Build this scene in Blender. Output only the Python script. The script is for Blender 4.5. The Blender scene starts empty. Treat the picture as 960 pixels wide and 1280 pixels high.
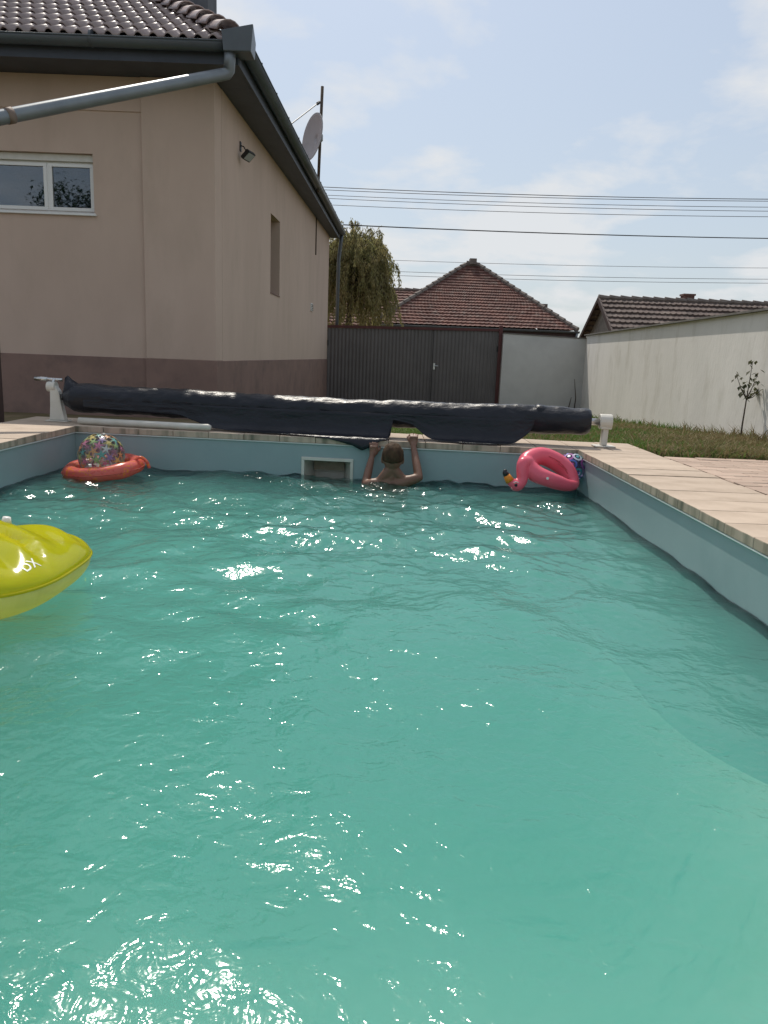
import bpy, bmesh, math, random
import numpy as np
from mathutils import Vector, Matrix, noise as mnoise
random.seed(7); rng = np.random.default_rng(7)
S = bpy.context.scene
COL = S.collection
rad = math.radians

# ------------------------------------------------------------------ camera
F, CAMH = 960.0, 0.67                       # focal length in photo pixels, eye height over the coping
PITCH, ROLL = math.atan(195/960), rad(2.2)
fwd = np.array([0, math.cos(PITCH), -math.sin(PITCH)])
_r0 = np.array([1.0, 0, 0]); _u0 = np.cross(_r0, fwd)
right = math.cos(ROLL)*_r0 + math.sin(ROLL)*_u0
up = np.cross(right, fwd)
CAM = np.array([0, 0, CAMH])
def ray(x, y): return (x-480)/F*right - (y-640)/F*up + fwd
def onz(x, y, z): d = ray(x, y); return CAM + d*((z-CAMH)/d[2])
def ony(x, y, Y): d = ray(x, y); return CAM + d*(Y/d[1])
cam_d = bpy.data.cameras.new('camera'); cam = bpy.data.objects.new('camera', cam_d); COL.objects.link(cam)
cam_d.sensor_fit = 'VERTICAL'; cam_d.sensor_height = 36; cam_d.lens = 36*F/1280
cam_d.clip_start = 0.05; cam_d.clip_end = 2000
cam.matrix_world = Matrix((( right[0], up[0], -fwd[0], CAM[0]), (right[1], up[1], -fwd[1], CAM[1]), (right[2], up[2], -fwd[2], CAM[2]), (0, 0, 0, 1)))
S.camera = cam

# ------------------------------------------------------------------ sky, sun, exposure
SUN_EL, SUN_AZ = rad(54), rad(-14)          # azimuth measured from +Y towards +X
W = bpy.data.worlds.new('World'); S.world = W; W.use_nodes = True
wt = W.node_tree; wn = wt.nodes; wl = wt.links; wn.clear()
def N(t, ty, **kw):
    n = t.nodes.new(ty)
    for k, v in kw.items():
        if k == 'inp':
            for a, b in v.items(): n.inputs[a].default_value = b
        else: setattr(n, k, v)
    return n
sky = N(wt, 'ShaderNodeTexSky', sky_type='NISHITA', sun_disc=False, sun_elevation=SUN_EL, sun_rotation=SUN_AZ,
        altitude=100, air_density=1.0, dust_density=1.2, ozone_density=1.0)
tc = N(wt, 'ShaderNodeTexCoord'); sp = N(wt, 'ShaderNodeSeparateXYZ'); wl.new(tc.outputs['Generated'], sp.inputs[0])
zz = N(wt, 'ShaderNodeMath', operation='MAXIMUM', inp={1: 0.0}); wl.new(sp.outputs[2], zz.inputs[0])
za = N(wt, 'ShaderNodeMath', operation='ADD', inp={1: 0.22}); wl.new(zz.outputs[0], za.inputs[0])
dx = N(wt, 'ShaderNodeMath', operation='DIVIDE'); wl.new(sp.outputs[0], dx.inputs[0]); wl.new(za.outputs[0], dx.inputs[1])
dy = N(wt, 'ShaderNodeMath', operation='DIVIDE'); wl.new(sp.outputs[1], dy.inputs[0]); wl.new(za.outputs[0], dy.inputs[1])
cb = N(wt, 'ShaderNodeCombineXYZ', inp={2: 12.7}); wl.new(dx.outputs[0], cb.inputs[0]); wl.new(dy.outputs[0], cb.inputs[1])
cn = N(wt, 'ShaderNodeTexNoise', inp={'Scale': 2.1, 'Detail': 12, 'Roughness': 0.55, 'Distortion': 0.15}); wl.new(cb.outputs[0], cn.inputs['Vector'])
cr = N(wt, 'ShaderNodeValToRGB'); wl.new(cn.outputs[0], cr.inputs[0])
cr.color_ramp.elements[0].position = 0.475; cr.color_ramp.elements[0].color = (0, 0, 0, 1)
cr.color_ramp.elements[1].position = 0.60; cr.color_ramp.elements[1].color = (1, 1, 1, 1)
hz = N(wt, 'ShaderNodeMapRange', inp={1: 0.0, 2: 0.55, 3: 0.85, 4: 0.62}); wl.new(zz.outputs[0], hz.inputs[0])   # summer haze, thicker low down
hmix = N(wt, 'ShaderNodeMixRGB', inp={2: (2.42, 2.65, 2.86, 1)}); wl.new(hz.outputs[0], hmix.inputs[0]); wl.new(sky.outputs[0], hmix.inputs[1])
cf = N(wt, 'ShaderNodeMath', operation='MULTIPLY', inp={1: 0.8}); wl.new(cr.outputs[0], cf.inputs[0])
cmix = N(wt, 'ShaderNodeMixRGB', inp={2: (3.95, 4.0, 4.06, 1)}); wl.new(cf.outputs[0], cmix.inputs[0]); wl.new(hmix.outputs[0], cmix.inputs[1])
bg = N(wt, 'ShaderNodeBackground', inp={1: 0.15}); wl.new(cmix.outputs[0], bg.inputs[0])
wo = N(wt, 'ShaderNodeOutputWorld'); wl.new(bg.outputs[0], wo.inputs[0])

sun_d = bpy.data.lights.new('sun', 'SUN'); sun = bpy.data.objects.new('sun', sun_d); COL.objects.link(sun)
sun_d.energy = 2.8; sun_d.angle = rad(0.53); sun_d.color = (1.0, 0.93, 0.82)
sdir = Vector((math.sin(SUN_AZ)*math.cos(SUN_EL), math.cos(SUN_AZ)*math.cos(SUN_EL), math.sin(SUN_EL)))
sun.rotation_euler = sdir.to_track_quat('Z', 'Y').to_euler(); sun.location = sdir*60
S.view_settings.view_transform = 'Standard'; S.view_settings.look = 'None'; S.view_settings.gamma = 1.0
S.view_settings.use_curve_mapping = False; S.view_settings.exposure = 0.42
S.render.engine = 'CYCLES'
S.cycles.max_bounces = 6; S.cycles.volume_bounces = 2; S.cycles.transparent_max_bounces = 12; S.cycles.caustics_reflective = False
S.cycles.caustics_refractive = False; S.cycles.sample_clamp_indirect = 6.0
try:
    S.cycles.use_denoising = True; S.cycles.denoiser = 'OPENIMAGEDENOISE'
except Exception: pass

# ------------------------------------------------------------------ materials
def new_mat(name):
    m = bpy.data.materials.new(name); m.use_nodes = True; m.node_tree.nodes.clear(); return m, m.node_tree
def out(t, sh): o = N(t, 'ShaderNodeOutputMaterial'); t.links.new(sh, o.inputs[0]); return o
def srgb(r, g, b):
    f = lambda c: (c/255/12.92) if c/255 < 0.04045 else ((c/255+0.055)/1.055)**2.4
    return (f(r), f(g), f(b), 1)
def c4(c): return tuple(c)+(1,) if len(c) == 3 else tuple(c)
def mat(name, a, b=None, scale=6, detail=6, lo=0.35, hi=0.65, rough=0.7, bump=0.0, bscale=40, bdist=0.01, spec=0.4,
        metal=0, rnd=0.0, stain=None, stain_scale=2.0, stain_lo=0.55, stain_hi=0.75, stretch=(1, 1, 1), transl=0.0, coat=0.0, world=False, alpha=1.0, sss=0, transp=0):
    m, t = new_mat(name); L = t.links.new
    b = b or a
    g = N(t, 'ShaderNodeTexCoord'); geo = N(t, 'ShaderNodeNewGeometry')
    mp = N(t, 'ShaderNodeMapping'); mp.inputs['Scale'].default_value = stretch
    L(geo.outputs['Position'] if world else g.outputs['Object'], mp.inputs[0])
    n = N(t, 'ShaderNodeTexNoise', inp={'Scale': scale, 'Detail': detail, 'Roughness': 0.6}); L(mp.outputs[0], n.inputs['Vector'])
    r = N(t, 'ShaderNodeMapRange', inp={1: lo, 2: hi}); L(n.outputs[0], r.inputs[0])
    mx = N(t, 'ShaderNodeMixRGB', inp={1: c4(a), 2: c4(b)}); L(r.outputs[0], mx.inputs[0]); colr = mx.outputs[0]
    if stain:
        n2 = N(t, 'ShaderNodeTexNoise', inp={'Scale': stain_scale, 'Detail': 8, 'Roughness': 0.65}); L(mp.outputs[0], n2.inputs['Vector'])
        r2 = N(t, 'ShaderNodeMapRange', inp={1: stain_lo, 2: stain_hi}); L(n2.outputs[0], r2.inputs[0])
        m2 = N(t, 'ShaderNodeMixRGB', inp={2: c4(stain)}); L(r2.outputs[0], m2.inputs[0]); L(colr, m2.inputs[1]); colr = m2.outputs[0]
    if rnd:
        oi = N(t, 'ShaderNodeObjectInfo'); rr = N(t, 'ShaderNodeMapRange', inp={3: 1-rnd, 4: 1+rnd}); L(oi.outputs['Random'], rr.inputs[0])
        hs = N(t, 'ShaderNodeHueSaturation'); L(rr.outputs[0], hs.inputs['Value']); L(colr, hs.inputs['Color']); colr = hs.outputs[0]
    p = N(t, 'ShaderNodeBsdfPrincipled', inp={'Roughness': rough, 'Metallic': metal, 'Specular IOR Level': spec, 'Coat Weight': coat, 'Alpha': alpha})
    L(colr, p.inputs['Base Color'])
    if sss: p.inputs['Subsurface Weight'].default_value = sss; p.inputs['Subsurface Radius'].default_value = (0.02, 0.008, 0.004)
    if bump:
        bn = N(t, 'ShaderNodeTexNoise', inp={'Scale': bscale, 'Detail': 5, 'Roughness': 0.6}); L(mp.outputs[0], bn.inputs['Vector'])
        bp = N(t, 'ShaderNodeBump', inp={'Strength': bump, 'Distance': bdist}); L(bn.outputs[0], bp.inputs['Height']); L(bp.outputs[0], p.inputs['Normal'])
    sh = p.outputs[0]
    if transl:
        tr = N(t, 'ShaderNodeBsdfTranslucent'); L(colr, tr.inputs[0])
        ms = N(t, 'ShaderNodeMixShader', inp={0: transl}); L(sh, ms.inputs[1]); L(tr.outputs[0], ms.inputs[2]); sh = ms.outputs[0]
    if transp:
        tq = N(t, 'ShaderNodeBsdfTransparent'); L(colr, tq.inputs[0])
        mq = N(t, 'ShaderNodeMixShader', inp={0: transp}); L(sh, mq.inputs[1]); L(tq.outputs[0], mq.inputs[2]); sh = mq.outputs[0]
    out(t, sh); return m

M = {}
M['plaster'] = mat('plaster', (.56, .432, .355), (.51, .39, .318), scale=1.2, rough=.9, bump=.25, bscale=90, bdist=.004, stain=(.45, .35, .28), stain_scale=1.6, stain_lo=.5, stain_hi=.85, world=True, spec=.15, stretch=(1, 1, .4))
M['plinth'] = mat('plinth', (.27, .18, .15), (.22, .148, .125), scale=2, stain=(.17, .12, .105), stain_scale=3, stain_lo=.5, stain_hi=.8, rough=.9, bump=.3, bscale=80, bdist=.005, world=True, spec=.15)
M['pvc'] = mat('white_pvc', (.74, .74, .72), rough=.35)
M['zinc'] = mat('zinc', (.21, .235, .255), (.17, .19, .21), scale=3, rough=.42, metal=.35, bump=.05, bscale=8)
M['fascia'] = mat('fascia', (.055, .065, .085), (.042, .05, .067), scale=3, rough=.5)
M['gutter'] = mat('gutter', (.10, .115, .13), (.08, .092, .105), scale=2, rough=.38, metal=.2)
M['tile'] = mat('concrete_tile', (.36, .285, .265), (.27, .21, .205), scale=9, rough=.38, bump=.2, bscale=120, bdist=.003, rnd=.16, spec=.5, stain=(.36, .31, .27), stain_scale=5)
M['redtile'] = mat('clay_tile', (.20, .095, .075), (.115, .06, .052), scale=1.6, detail=9, rough=.85, stain=(.22, .17, .145), stain_scale=3.5, stain_lo=.52, stain_hi=.7)
M['oldtile'] = mat('old_clay_tile', (.135, .10, .088), (.085, .066, .06), scale=1.6, detail=9, rough=.9, stain=(.2, .165, .14), stain_scale=4, stain_lo=.54, stain_hi=.7)
M['ridge'] = mat('ridge_mortar', (.2, .17, .15), (.12, .10, .09), scale=4, rough=.9)
M['coping'] = mat('sandstone', (.49, .395, .31), (.42, .335, .26), scale=5, rough=.75, bump=.2, bscale=60, bdist=.004, rnd=.09, stain=(.36, .28, .21), stain_scale=3.5, stain_lo=.5, stain_hi=.75, spec=.3)
M['paver'] = mat('paver', (.40, .29, .235), (.44, .35, .28), scale=2.5, rough=.85, bump=.3, bscale=80, bdist=.004, rnd=.13, spec=.2)
M['mortar'] = mat('mortar', (.34, .27, .21), (.25, .20, .155), scale=9, rough=.95)
M['liner'] = mat('pool_liner', (.29, .375, .39), (.25, .34, .355), scale=1.5, rough=.45, spec=.4, stain=(.21, .29, .31), stain_scale=1.2, stain_lo=.55, stain_hi=.8, world=True)
M['floorliner'] = mat('pool_floor_liner', (.64, .74, .68), (.56, .67, .58), scale=.9, stain=(.46, .55, .40), stain_scale=.8, stain_lo=.48, stain_hi=.75, rough=.6, spec=.3, world=True)
M['bead'] = mat('liner_bead', (.6, .64, .62), rough=.5)
M['tarp'] = mat('tarp', (.010, .012, .018), (.016, .018, .026), scale=3, rough=.33, bump=.35, bscale=14, bdist=.025, spec=.3, stretch=(1, 2.2, 2.2))
M['steel'] = mat('steel', (.55, .55, .55), rough=.28, metal=1)
M['whiteplastic'] = mat('stand_plastic', (.62, .60, .55), (.55, .53, .47), scale=8, rough=.5)
M['gate'] = mat('gate_sheet', (.13, .118, .117), (.104, .095, .094), scale=1.5, rough=.5, world=True)
M['maroon'] = mat('maroon_metal', (.10, .028, .026), (.07, .02, .02), scale=4, rough=.55)
M['wallgrey'] = mat('grey_render', (.58, .57, .55), (.50, .49, .475), scale=1.4, rough=.95, bump=.3, bscale=30, bdist=.008, world=True, spec=.1)
M['wallwhite'] = mat('whitewash', (.82, .79, .75), (.75, .725, .685), scale=1.1, detail=9, rough=.95, bump=.45, bscale=14, bdist=.012, stain=(.58, .55, .49), stain_scale=1.8, stain_lo=.52, stain_hi=.78, world=True, spec=.1, stretch=(1, 1, .45))
M['capstone'] = mat('wall_cap', (.20, .185, .17), (.13, .12, .11), scale=6, rough=.9, world=True)
M['soil'] = mat('dry_soil', (.20, .155, .10), (.13, .115, .06), scale=3, rough=1, bump=.5, bscale=30, bdist=.02, world=True, spec=.05)
M['lawnsoil'] = mat('lawn_soil', (.085, .115, .03), (.15, .14, .06), scale=1.6, detail=8, rough=1, bump=.6, bscale=40, bdist=.03, world=True, spec=.05)
M['wood'] = mat('dark_wood', (.045, .022, .018), (.03, .015, .013), scale=6, rough=.65, stretch=(1, 1, .1))
M['stick'] = mat('grey_stick', (.10, .075, .055), (.06, .045, .035), scale=12, rough=.9)
M['bark'] = mat('bark', (.10, .075, .055), (.055, .042, .032), scale=9, rough=.95, bump=.6, bscale=20, bdist=.03)
M['black'] = mat('black_metal', (.02, .02, .022), rough=.5)
M['wire'] = mat('cable', (.02, .021, .025), rough=.6)
M['dish'] = mat('dish_grey', (.36, .37, .385), (.32, .33, .345), scale=4, rough=.5)
M['chimney'] = mat('chimney_render', (.10, .11, .125), (.075, .082, .095), scale=4, rough=.85, world=True)
M['cream'] = mat('cream_render', (.50, .45, .38), (.42, .37, .31), scale=1, rough=.95, world=True)
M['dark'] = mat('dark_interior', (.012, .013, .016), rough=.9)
M['blind'] = mat('interior_blind', (.05, .065, .10), rough=.8)
def leafmat(name, a, b, tl=.35, scale=1.5, rough=.55):
    return mat(name, a, b, scale=scale, rough=rough, transl=tl, spec=.3, world=True)
M['willow'] = leafmat('willow_leaf', (.22, .22, .09), (.31, .26, .125), .5, 2.5)
M['treeleaf'] = leafmat('tree_leaf', (.05, .085, .03), (.03, .06, .02))
M['sapleaf'] = leafmat('sapling_leaf', (.085, .075, .04), (.06, .07, .03))
M['grass'] = leafmat('grass', (.085, .165, .028), (.13, .185, .05), .35, .9, .8)
M['drygrass'] = leafmat('dry_grass', (.26, .20, .105), (.17, .145, .065), .3, 1.3, .8)
M['skin'] = mat('skin', (.21, .11, .075), (.175, .09, .06), scale=10, rough=.5, sss=.15)
M['hair'] = mat('hair', (.035, .022, .014), (.085, .052, .03), scale=30, rough=.75, spec=.15, bump=.7, bscale=120, bdist=.004, stretch=(1, 1, .3))
M['shorts'] = mat('swim_shorts', (.03, .05, .12), rough=.8)
M['pinkvinyl'] = mat('pink_vinyl', (.90, .17, .24), (.85, .14, .21), scale=3, rough=.3, coat=.15, transl=.22, bump=.12, bscale=9, bdist=.01)
M['orangevinyl'] = mat('orange_vinyl', (.85, .30, .03), rough=.35, transl=.2)
M['blackvinyl'] = mat('black_vinyl', (.02, .018, .02), rough=.3)
M['limevinyl'] = mat('lime_vinyl', (.80, .74, .02), (.74, .70, .015), scale=4, rough=.16, coat=.4, transl=.4, transp=.38, bump=.10, bscale=160, bdist=.002)
M['palevinyl'] = mat('pale_vinyl', (.84, .80, .46), (.78, .74, .40), scale=4, rough=.3, transl=.4, transp=.40, bump=.2, bscale=14, bdist=.008, stretch=(3, 3, .3))
M['printwhite'] = mat('white_print', (.78, .78, .70), rough=.35)
M['whitevinyl'] = mat('white_vinyl', (.75, .74, .70), rough=.35)

def ring_mat():
    m, t = new_mat('coral_ring'); L = t.links.new
    g = N(t, 'ShaderNodeTexCoord')
    v = N(t, 'ShaderNodeTexNoise', inp={'Scale': 14, 'Detail': 2, 'Distortion': 1.5}); L(g.outputs['Object'], v.inputs['Vector'])
    r = N(t, 'ShaderNodeValToRGB'); L(v.outputs[0], r.inputs[0]); r.color_ramp.interpolation = 'CONSTANT'
    e = r.color_ramp.elements; e[0].position = 0; e[0].color = (.74, .11, .085, 1); e[1].position = .58; e[1].color = (.85, .26, .05, 1)
    for p_, c in ((.66, (.72, .10, .10, 1)), (.72, (.75, .55, .45, 1)), (.38, (.80, .16, .12, 1))):
        n = e.new(p_); n.color = c
    p = N(t, 'ShaderNodeBsdfPrincipled', inp={'Roughness': .25, 'Coat Weight': .3}); L(r.outputs[0], p.inputs[0])
    tr = N(t, 'ShaderNodeBsdfTranslucent'); L(r.outputs[0], tr.inputs[0])
    ms = N(t, 'ShaderNodeMixShader', inp={0: .3}); L(p.outputs[0], ms.inputs[1]); L(tr.outputs[0], ms.inputs[2]); out(t, ms.outputs[0]); return m
M['ring'] = ring_mat()
def clear_vinyl(name, tint, dens):
    m, t = new_mat(name); L = t.links.new
    fr = N(t, 'ShaderNodeFresnel', inp={0: 1.45}); gl = N(t, 'ShaderNodeBsdfGlossy', inp={'Roughness': .08})
    tp = N(t, 'ShaderNodeBsdfTransparent', inp={0: (*tint, 1)}); df = N(t, 'ShaderNodeBsdfTranslucent', inp={0: (*[.6*c+.3 for c in tint], 1)})
    lw = N(t, 'ShaderNodeLayerWeight', inp={0: .35}); mr = N(t, 'ShaderNodeMapRange', inp={3: dens, 4: min(1, dens+.55)}); L(lw.outputs['Facing'], mr.inputs[0])
    a = N(t, 'ShaderNodeMixShader'); L(mr.outputs[0], a.inputs[0]); L(tp.outputs[0], a.inputs[1]); L(df.outputs[0], a.inputs[2])
    b = N(t, 'ShaderNodeMixShader'); L(fr.outputs[0], b.inputs[0]); L(a.outputs[0], b.inputs[1]); L(gl.outputs[0], b.inputs[2]); out(t, b.outputs[0]); return m
M['clear'] = clear_vinyl('clear_vinyl', (.95, .96, .98), .42)
M['clearviolet'] = clear_vinyl('violet_vinyl', (.55, .55, .85), .55)
def glass_mat():
    m, t = new_mat('window_glass'); L = t.links.new
    fr = N(t, 'ShaderNodeFresnel', inp={0: 1.9}); gl = N(t, 'ShaderNodeBsdfGlossy', inp={'Roughness': .015, 0: (.8, .85, .9, 1)}); tp = N(t, 'ShaderNodeBsdfTransparent', inp={0: (.7, .75, .8, 1)})
    a = N(t, 'ShaderNodeMixShader'); L(fr.outputs[0], a.inputs[0]); L(tp.outputs[0], a.inputs[1]); L(gl.outputs[0], a.inputs[2]); out(t, a.outputs[0]); return m
M['glass'] = glass_mat()
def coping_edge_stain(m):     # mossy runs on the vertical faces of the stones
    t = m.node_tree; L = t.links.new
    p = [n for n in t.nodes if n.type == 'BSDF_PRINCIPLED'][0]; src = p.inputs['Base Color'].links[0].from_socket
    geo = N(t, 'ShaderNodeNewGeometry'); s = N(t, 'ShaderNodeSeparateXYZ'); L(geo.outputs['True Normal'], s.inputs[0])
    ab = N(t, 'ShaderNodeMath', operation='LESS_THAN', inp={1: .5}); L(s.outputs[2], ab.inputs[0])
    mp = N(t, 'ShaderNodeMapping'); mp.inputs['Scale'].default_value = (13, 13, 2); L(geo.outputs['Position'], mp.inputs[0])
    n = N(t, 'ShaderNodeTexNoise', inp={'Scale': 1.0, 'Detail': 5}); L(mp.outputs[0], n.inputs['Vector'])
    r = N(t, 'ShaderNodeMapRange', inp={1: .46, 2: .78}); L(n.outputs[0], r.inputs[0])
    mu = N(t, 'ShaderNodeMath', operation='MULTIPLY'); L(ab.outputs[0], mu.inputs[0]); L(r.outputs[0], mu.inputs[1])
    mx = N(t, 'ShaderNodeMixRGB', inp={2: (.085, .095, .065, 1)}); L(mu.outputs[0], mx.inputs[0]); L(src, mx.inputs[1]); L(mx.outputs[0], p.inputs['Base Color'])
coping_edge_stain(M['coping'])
def water_mat():
    m, t = new_mat('pool_water'); L = t.links.new
    geo = N(t, 'ShaderNodeNewGeometry')
    n = N(t, 'ShaderNodeTexNoise', inp={'Scale': .55, 'Detail': 2, 'Distortion': .3}); L(geo.outputs['Position'], n.inputs['Vector'])
    r = N(t, 'ShaderNodeMapRange', inp={1: .35, 2: .68}); L(n.outputs[0], r.inputs[0])
    mx = N(t, 'ShaderNodeMixRGB', inp={1: (.085, .32, .265, 1), 2: (.14, .37, .24, 1)}); L(r.outputs[0], mx.inputs[0])
    b1 = N(t, 'ShaderNodeTexNoise', inp={'Scale': 16, 'Detail': 3, 'Roughness': .5, 'Distortion': .6}); L(geo.outputs['Position'], b1.inputs['Vector'])
    b2 = N(t, 'ShaderNodeTexNoise', inp={'Scale': 48, 'Detail': 2, 'Roughness': .5, 'Distortion': .4}); L(geo.outputs['Position'], b2.inputs['Vector'])
    bq = N(t, 'ShaderNodeBump', inp={'Strength': 1.0, 'Distance': .0012}); L(b2.outputs[0], bq.inputs['Height'])
    bp = N(t, 'ShaderNodeBump', inp={'Strength': 1.0, 'Distance': .0085}); L(b1.outputs[0], bp.inputs['Height']); L(bq.outputs[0], bp.inputs['Normal'])
    fr = N(t, 'ShaderNodeFresnel', inp={0: 1.333}); L(bp.outputs[0], fr.inputs['Normal'])
    gl = N(t, 'ShaderNodeBsdfGlossy', inp={'Roughness': .105}); L(bp.outputs[0], gl.inputs['Normal'])
    tp = N(t, 'ShaderNodeBsdfTransparent', inp={0: (1, 1, 1, 1)})
    b = N(t, 'ShaderNodeMixShader'); L(fr.outputs[0], b.inputs[0]); L(tp.outputs[0], b.inputs[1]); L(gl.outputs[0], b.inputs[2]); o = out(t, b.outputs[0])
    pv = N(t, 'ShaderNodeVolumePrincipled', inp={'Color': WCOL, 'Density': WDEN, 'Anisotropy': .2}); L(pv.outputs[0], o.inputs['Volume']); return m
WCOL, WDEN = (.29, .81, .74, 1), .95          # cloudy green pool water
M['water'] = water_mat()
def waterside():
    m, t = new_mat('water_boundary'); tp = N(t, 'ShaderNodeBsdfTransparent', inp={0: (1, 1, 1, 1)}); o = out(t, tp.outputs[0])
    pv = N(t, 'ShaderNodeVolumePrincipled', inp={'Color': WCOL, 'Density': WDEN, 'Anisotropy': .2}); t.links.new(pv.outputs[0], o.inputs['Volume']); return m
M['waterside'] = waterside()

# ------------------------------------------------------------------ mesh builder
class MB:
    def __init__(s): s.v = []; s.f = []
    def add(s, vs, fs):
        o = len(s.v); s.v += [tuple(map(float, p)) for p in vs]; s.f += [tuple(i+o for i in f) for f in fs]; return s
    def box(s, x0, x1, y0, y1, z0, z1):
        return s.hexa([(x0, y0, z0), (x1, y0, z0), (x1, y1, z0), (x0, y1, z0)], [(x0, y0, z1), (x1, y0, z1), (x1, y1, z1), (x0, y1, z1)])
    def hexa(s, bot, top):
        return s.add(list(bot)+list(top), [(3, 2, 1, 0), (4, 5, 6, 7), (0, 1, 5, 4), (1, 2, 6, 5), (2, 3, 7, 6), (3, 0, 4, 7)])
    def obox(s, c, ax, h):
        ax = [np.array(a, float)/np.linalg.norm(a) for a in ax]; c = np.array(c, float)
        q = lambda i, j, k: c+ax[0]*h[0]*i+ax[1]*h[1]*j+ax[2]*h[2]*k
        return s.hexa([q(-1, -1, -1), q(1, -1, -1), q(1, 1, -1), q(-1, 1, -1)], [q(-1, -1, 1), q(1, -1, 1), q(1, 1, 1), q(-1, 1, 1)])
    def prism(s, poly, z0, z1):
        n = len(poly); 
        return s.add([(*p, z0) for p in poly]+[(*p, z1) for p in poly], [tuple(range(n-1, -1, -1)), tuple(range(n, 2*n))]+[(i, (i+1) % n, n+(i+1) % n, n+i) for i in range(n)])
    def tube(s, pts, r, n=10, closed=False, cap=True, flat=1.0):
        P = [np.array(p, float) for p in pts]; m = len(P); R = r if hasattr(r, '__len__') else [r]*m
        vs = []; prev = None
        for i in range(m):
            a = P[(i-1) % m] if (closed or i > 0) else P[i]; b = P[(i+1) % m] if (closed or i < m-1) else P[i]
            d = b-a; d = d/(np.linalg.norm(d)+1e-9)
            if prev is None:
                u = np.cross(d, [0, 0, 1.0]);
                if np.linalg.norm(u) < 1e-3: u = np.cross(d, [0, 1.0, 0])
            else: u = prev-d*(prev@d)
            u /= np.linalg.norm(u); prev = u; w = np.cross(d, u)
            for k in range(n):
                t = 2*math.pi*k/n; vs.append(P[i]+R[i]*(math.cos(t)*u+math.sin(t)*w*flat))
        fs = []
        for i in range(m if closed else m-1):
            j = (i+1) % m
            for k in range(n): fs.append((i*n+k, i*n+(k+1) % n, j*n+(k+1) % n, j*n+k))
        if not closed and cap: fs += [tuple(range(n-1, -1, -1)), tuple(range((m-1)*n, m*n))]
        return s.add(vs, fs)
    def ball(s, c, r, nu=16, nv=10, M3=None):
        r = np.array(r if hasattr(r, '__len__') else [r]*3, float); c = np.array(c, float); vs = [[0, 0, 1.0]]
        for i in range(1, nv):
            for j in range(nu):
                a, b = math.pi*i/nv, 2*math.pi*j/nu; vs.append([math.sin(a)*math.cos(b), math.sin(a)*math.sin(b), math.cos(a)])
        vs.append([0, 0, -1.0]); fs = [(0, 1+j, 1+(j+1) % nu) for j in range(nu)]
        for i in range(nv-2):
            for j in range(nu): a = 1+i*nu; fs.append((a+j, a+nu+j, a+nu+(j+1) % nu, a+(j+1) % nu))
        e = len(vs)-1; a = 1+(nv-2)*nu; fs += [(a+j, e, a+(j+1) % nu) for j in range(nu)]
        V = np.array(vs)*r
        if M3 is not None: V = V@np.array(M3).T
        return s.add(V+c, fs)
    def grid(s, A, closed=False):       # A[i][j] points
        A = np.asarray(A, float); a, b = A.shape[:2]
        fs = [(i*b+j, i*b+j+1, (i+1)*b+j+1, (i+1)*b+j) for i in range(a-1) for j in range(b-1)]
        if closed: fs += [(i*b+b-1, i*b, (i+1)*b, (i+1)*b+b-1) for i in range(a-1)]
        return s.add(A.reshape(-1, 3), fs)
    def mesh(s, name, off=(0, 0, 0)):
        me = bpy.data.meshes.new(name); o = np.array(off); me.from_pydata([tuple(np.array(p)-o) for p in s.v], [], s.f); me.update(); return me

def origin(o):
    p = Vector((0, 0, 0))
    while o: p += o.location; o = o.parent
    return p
def tag(o, label=None, cat=None, group=None, kind=None):
    for k, v in (('label', label), ('category', cat), ('group', group), ('kind', kind)):
        if v: o[k] = v
    return o
def thing(name, loc, label, cat, group=None):
    o = bpy.data.objects.new(name, None); o.empty_display_size = .1; COL.objects.link(o); o.location = tuple(map(float, loc)); return tag(o, label, cat, group)
def obj(name, mb, m, parent=None, smooth=False, loc=None, bevel=0, solid=0, label=None, kind=None, recalc=False):
    """one mesh object from world-space builder coordinates; parent gives its origin"""
    base = origin(parent) if parent else Vector((0, 0, 0)); l = Vector(tuple(map(float, loc)))-base if loc is not None else Vector((0, 0, 0))
    me = mb.mesh(name, tuple(base+l)); o = bpy.data.objects.new(name, me); COL.objects.link(o)
    if parent: o.parent = parent
    o.location = l; me.materials.append(M[m] if isinstance(m, str) else m)
    if recalc:
        bm = bmesh.new(); bm.from_mesh(me); bmesh.ops.recalc_face_normals(bm, faces=bm.faces); bm.to_mesh(me); bm.free()
    if smooth: me.polygons.foreach_set('use_smooth', [True]*len(me.polygons))
    if solid: q = o.modifiers.new('thick', 'SOLIDIFY'); q.thickness = solid; q.offset = 0
    if bevel: q = o.modifiers.new('bevel', 'BEVEL'); q.width = bevel; q.segments = 2; q.limit_method = 'ANGLE'
    tag(o, label, kind=kind); return o
def link_copy(src_mesh, name, parent, loc, rot=None):
    o = bpy.data.objects.new(name, src_mesh); COL.objects.link(o); o.parent = parent; o.location = Vector(tuple(map(float, loc)))-origin(parent)
    if rot is not None: o.rotation_euler = rot
    return o
def bake(o, voxel=None, smooth_it=0):
    if voxel:
        q = o.modifiers.new('r', 'REMESH'); q.mode = 'VOXEL'; q.voxel_size = voxel; q.use_smooth_shade = True
    if smooth_it: q = o.modifiers.new('s', 'SMOOTH'); q.iterations = smooth_it; q.factor = .5
    dg = bpy.context.evaluated_depsgraph_get(); me = bpy.data.meshes.new_from_object(o.evaluated_get(dg)); old = o.data
    o.modifiers.clear(); o.data = me; me.name = o.name
    me.polygons.foreach_set('use_smooth', [True]*len(me.polygons)); return o
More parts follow.
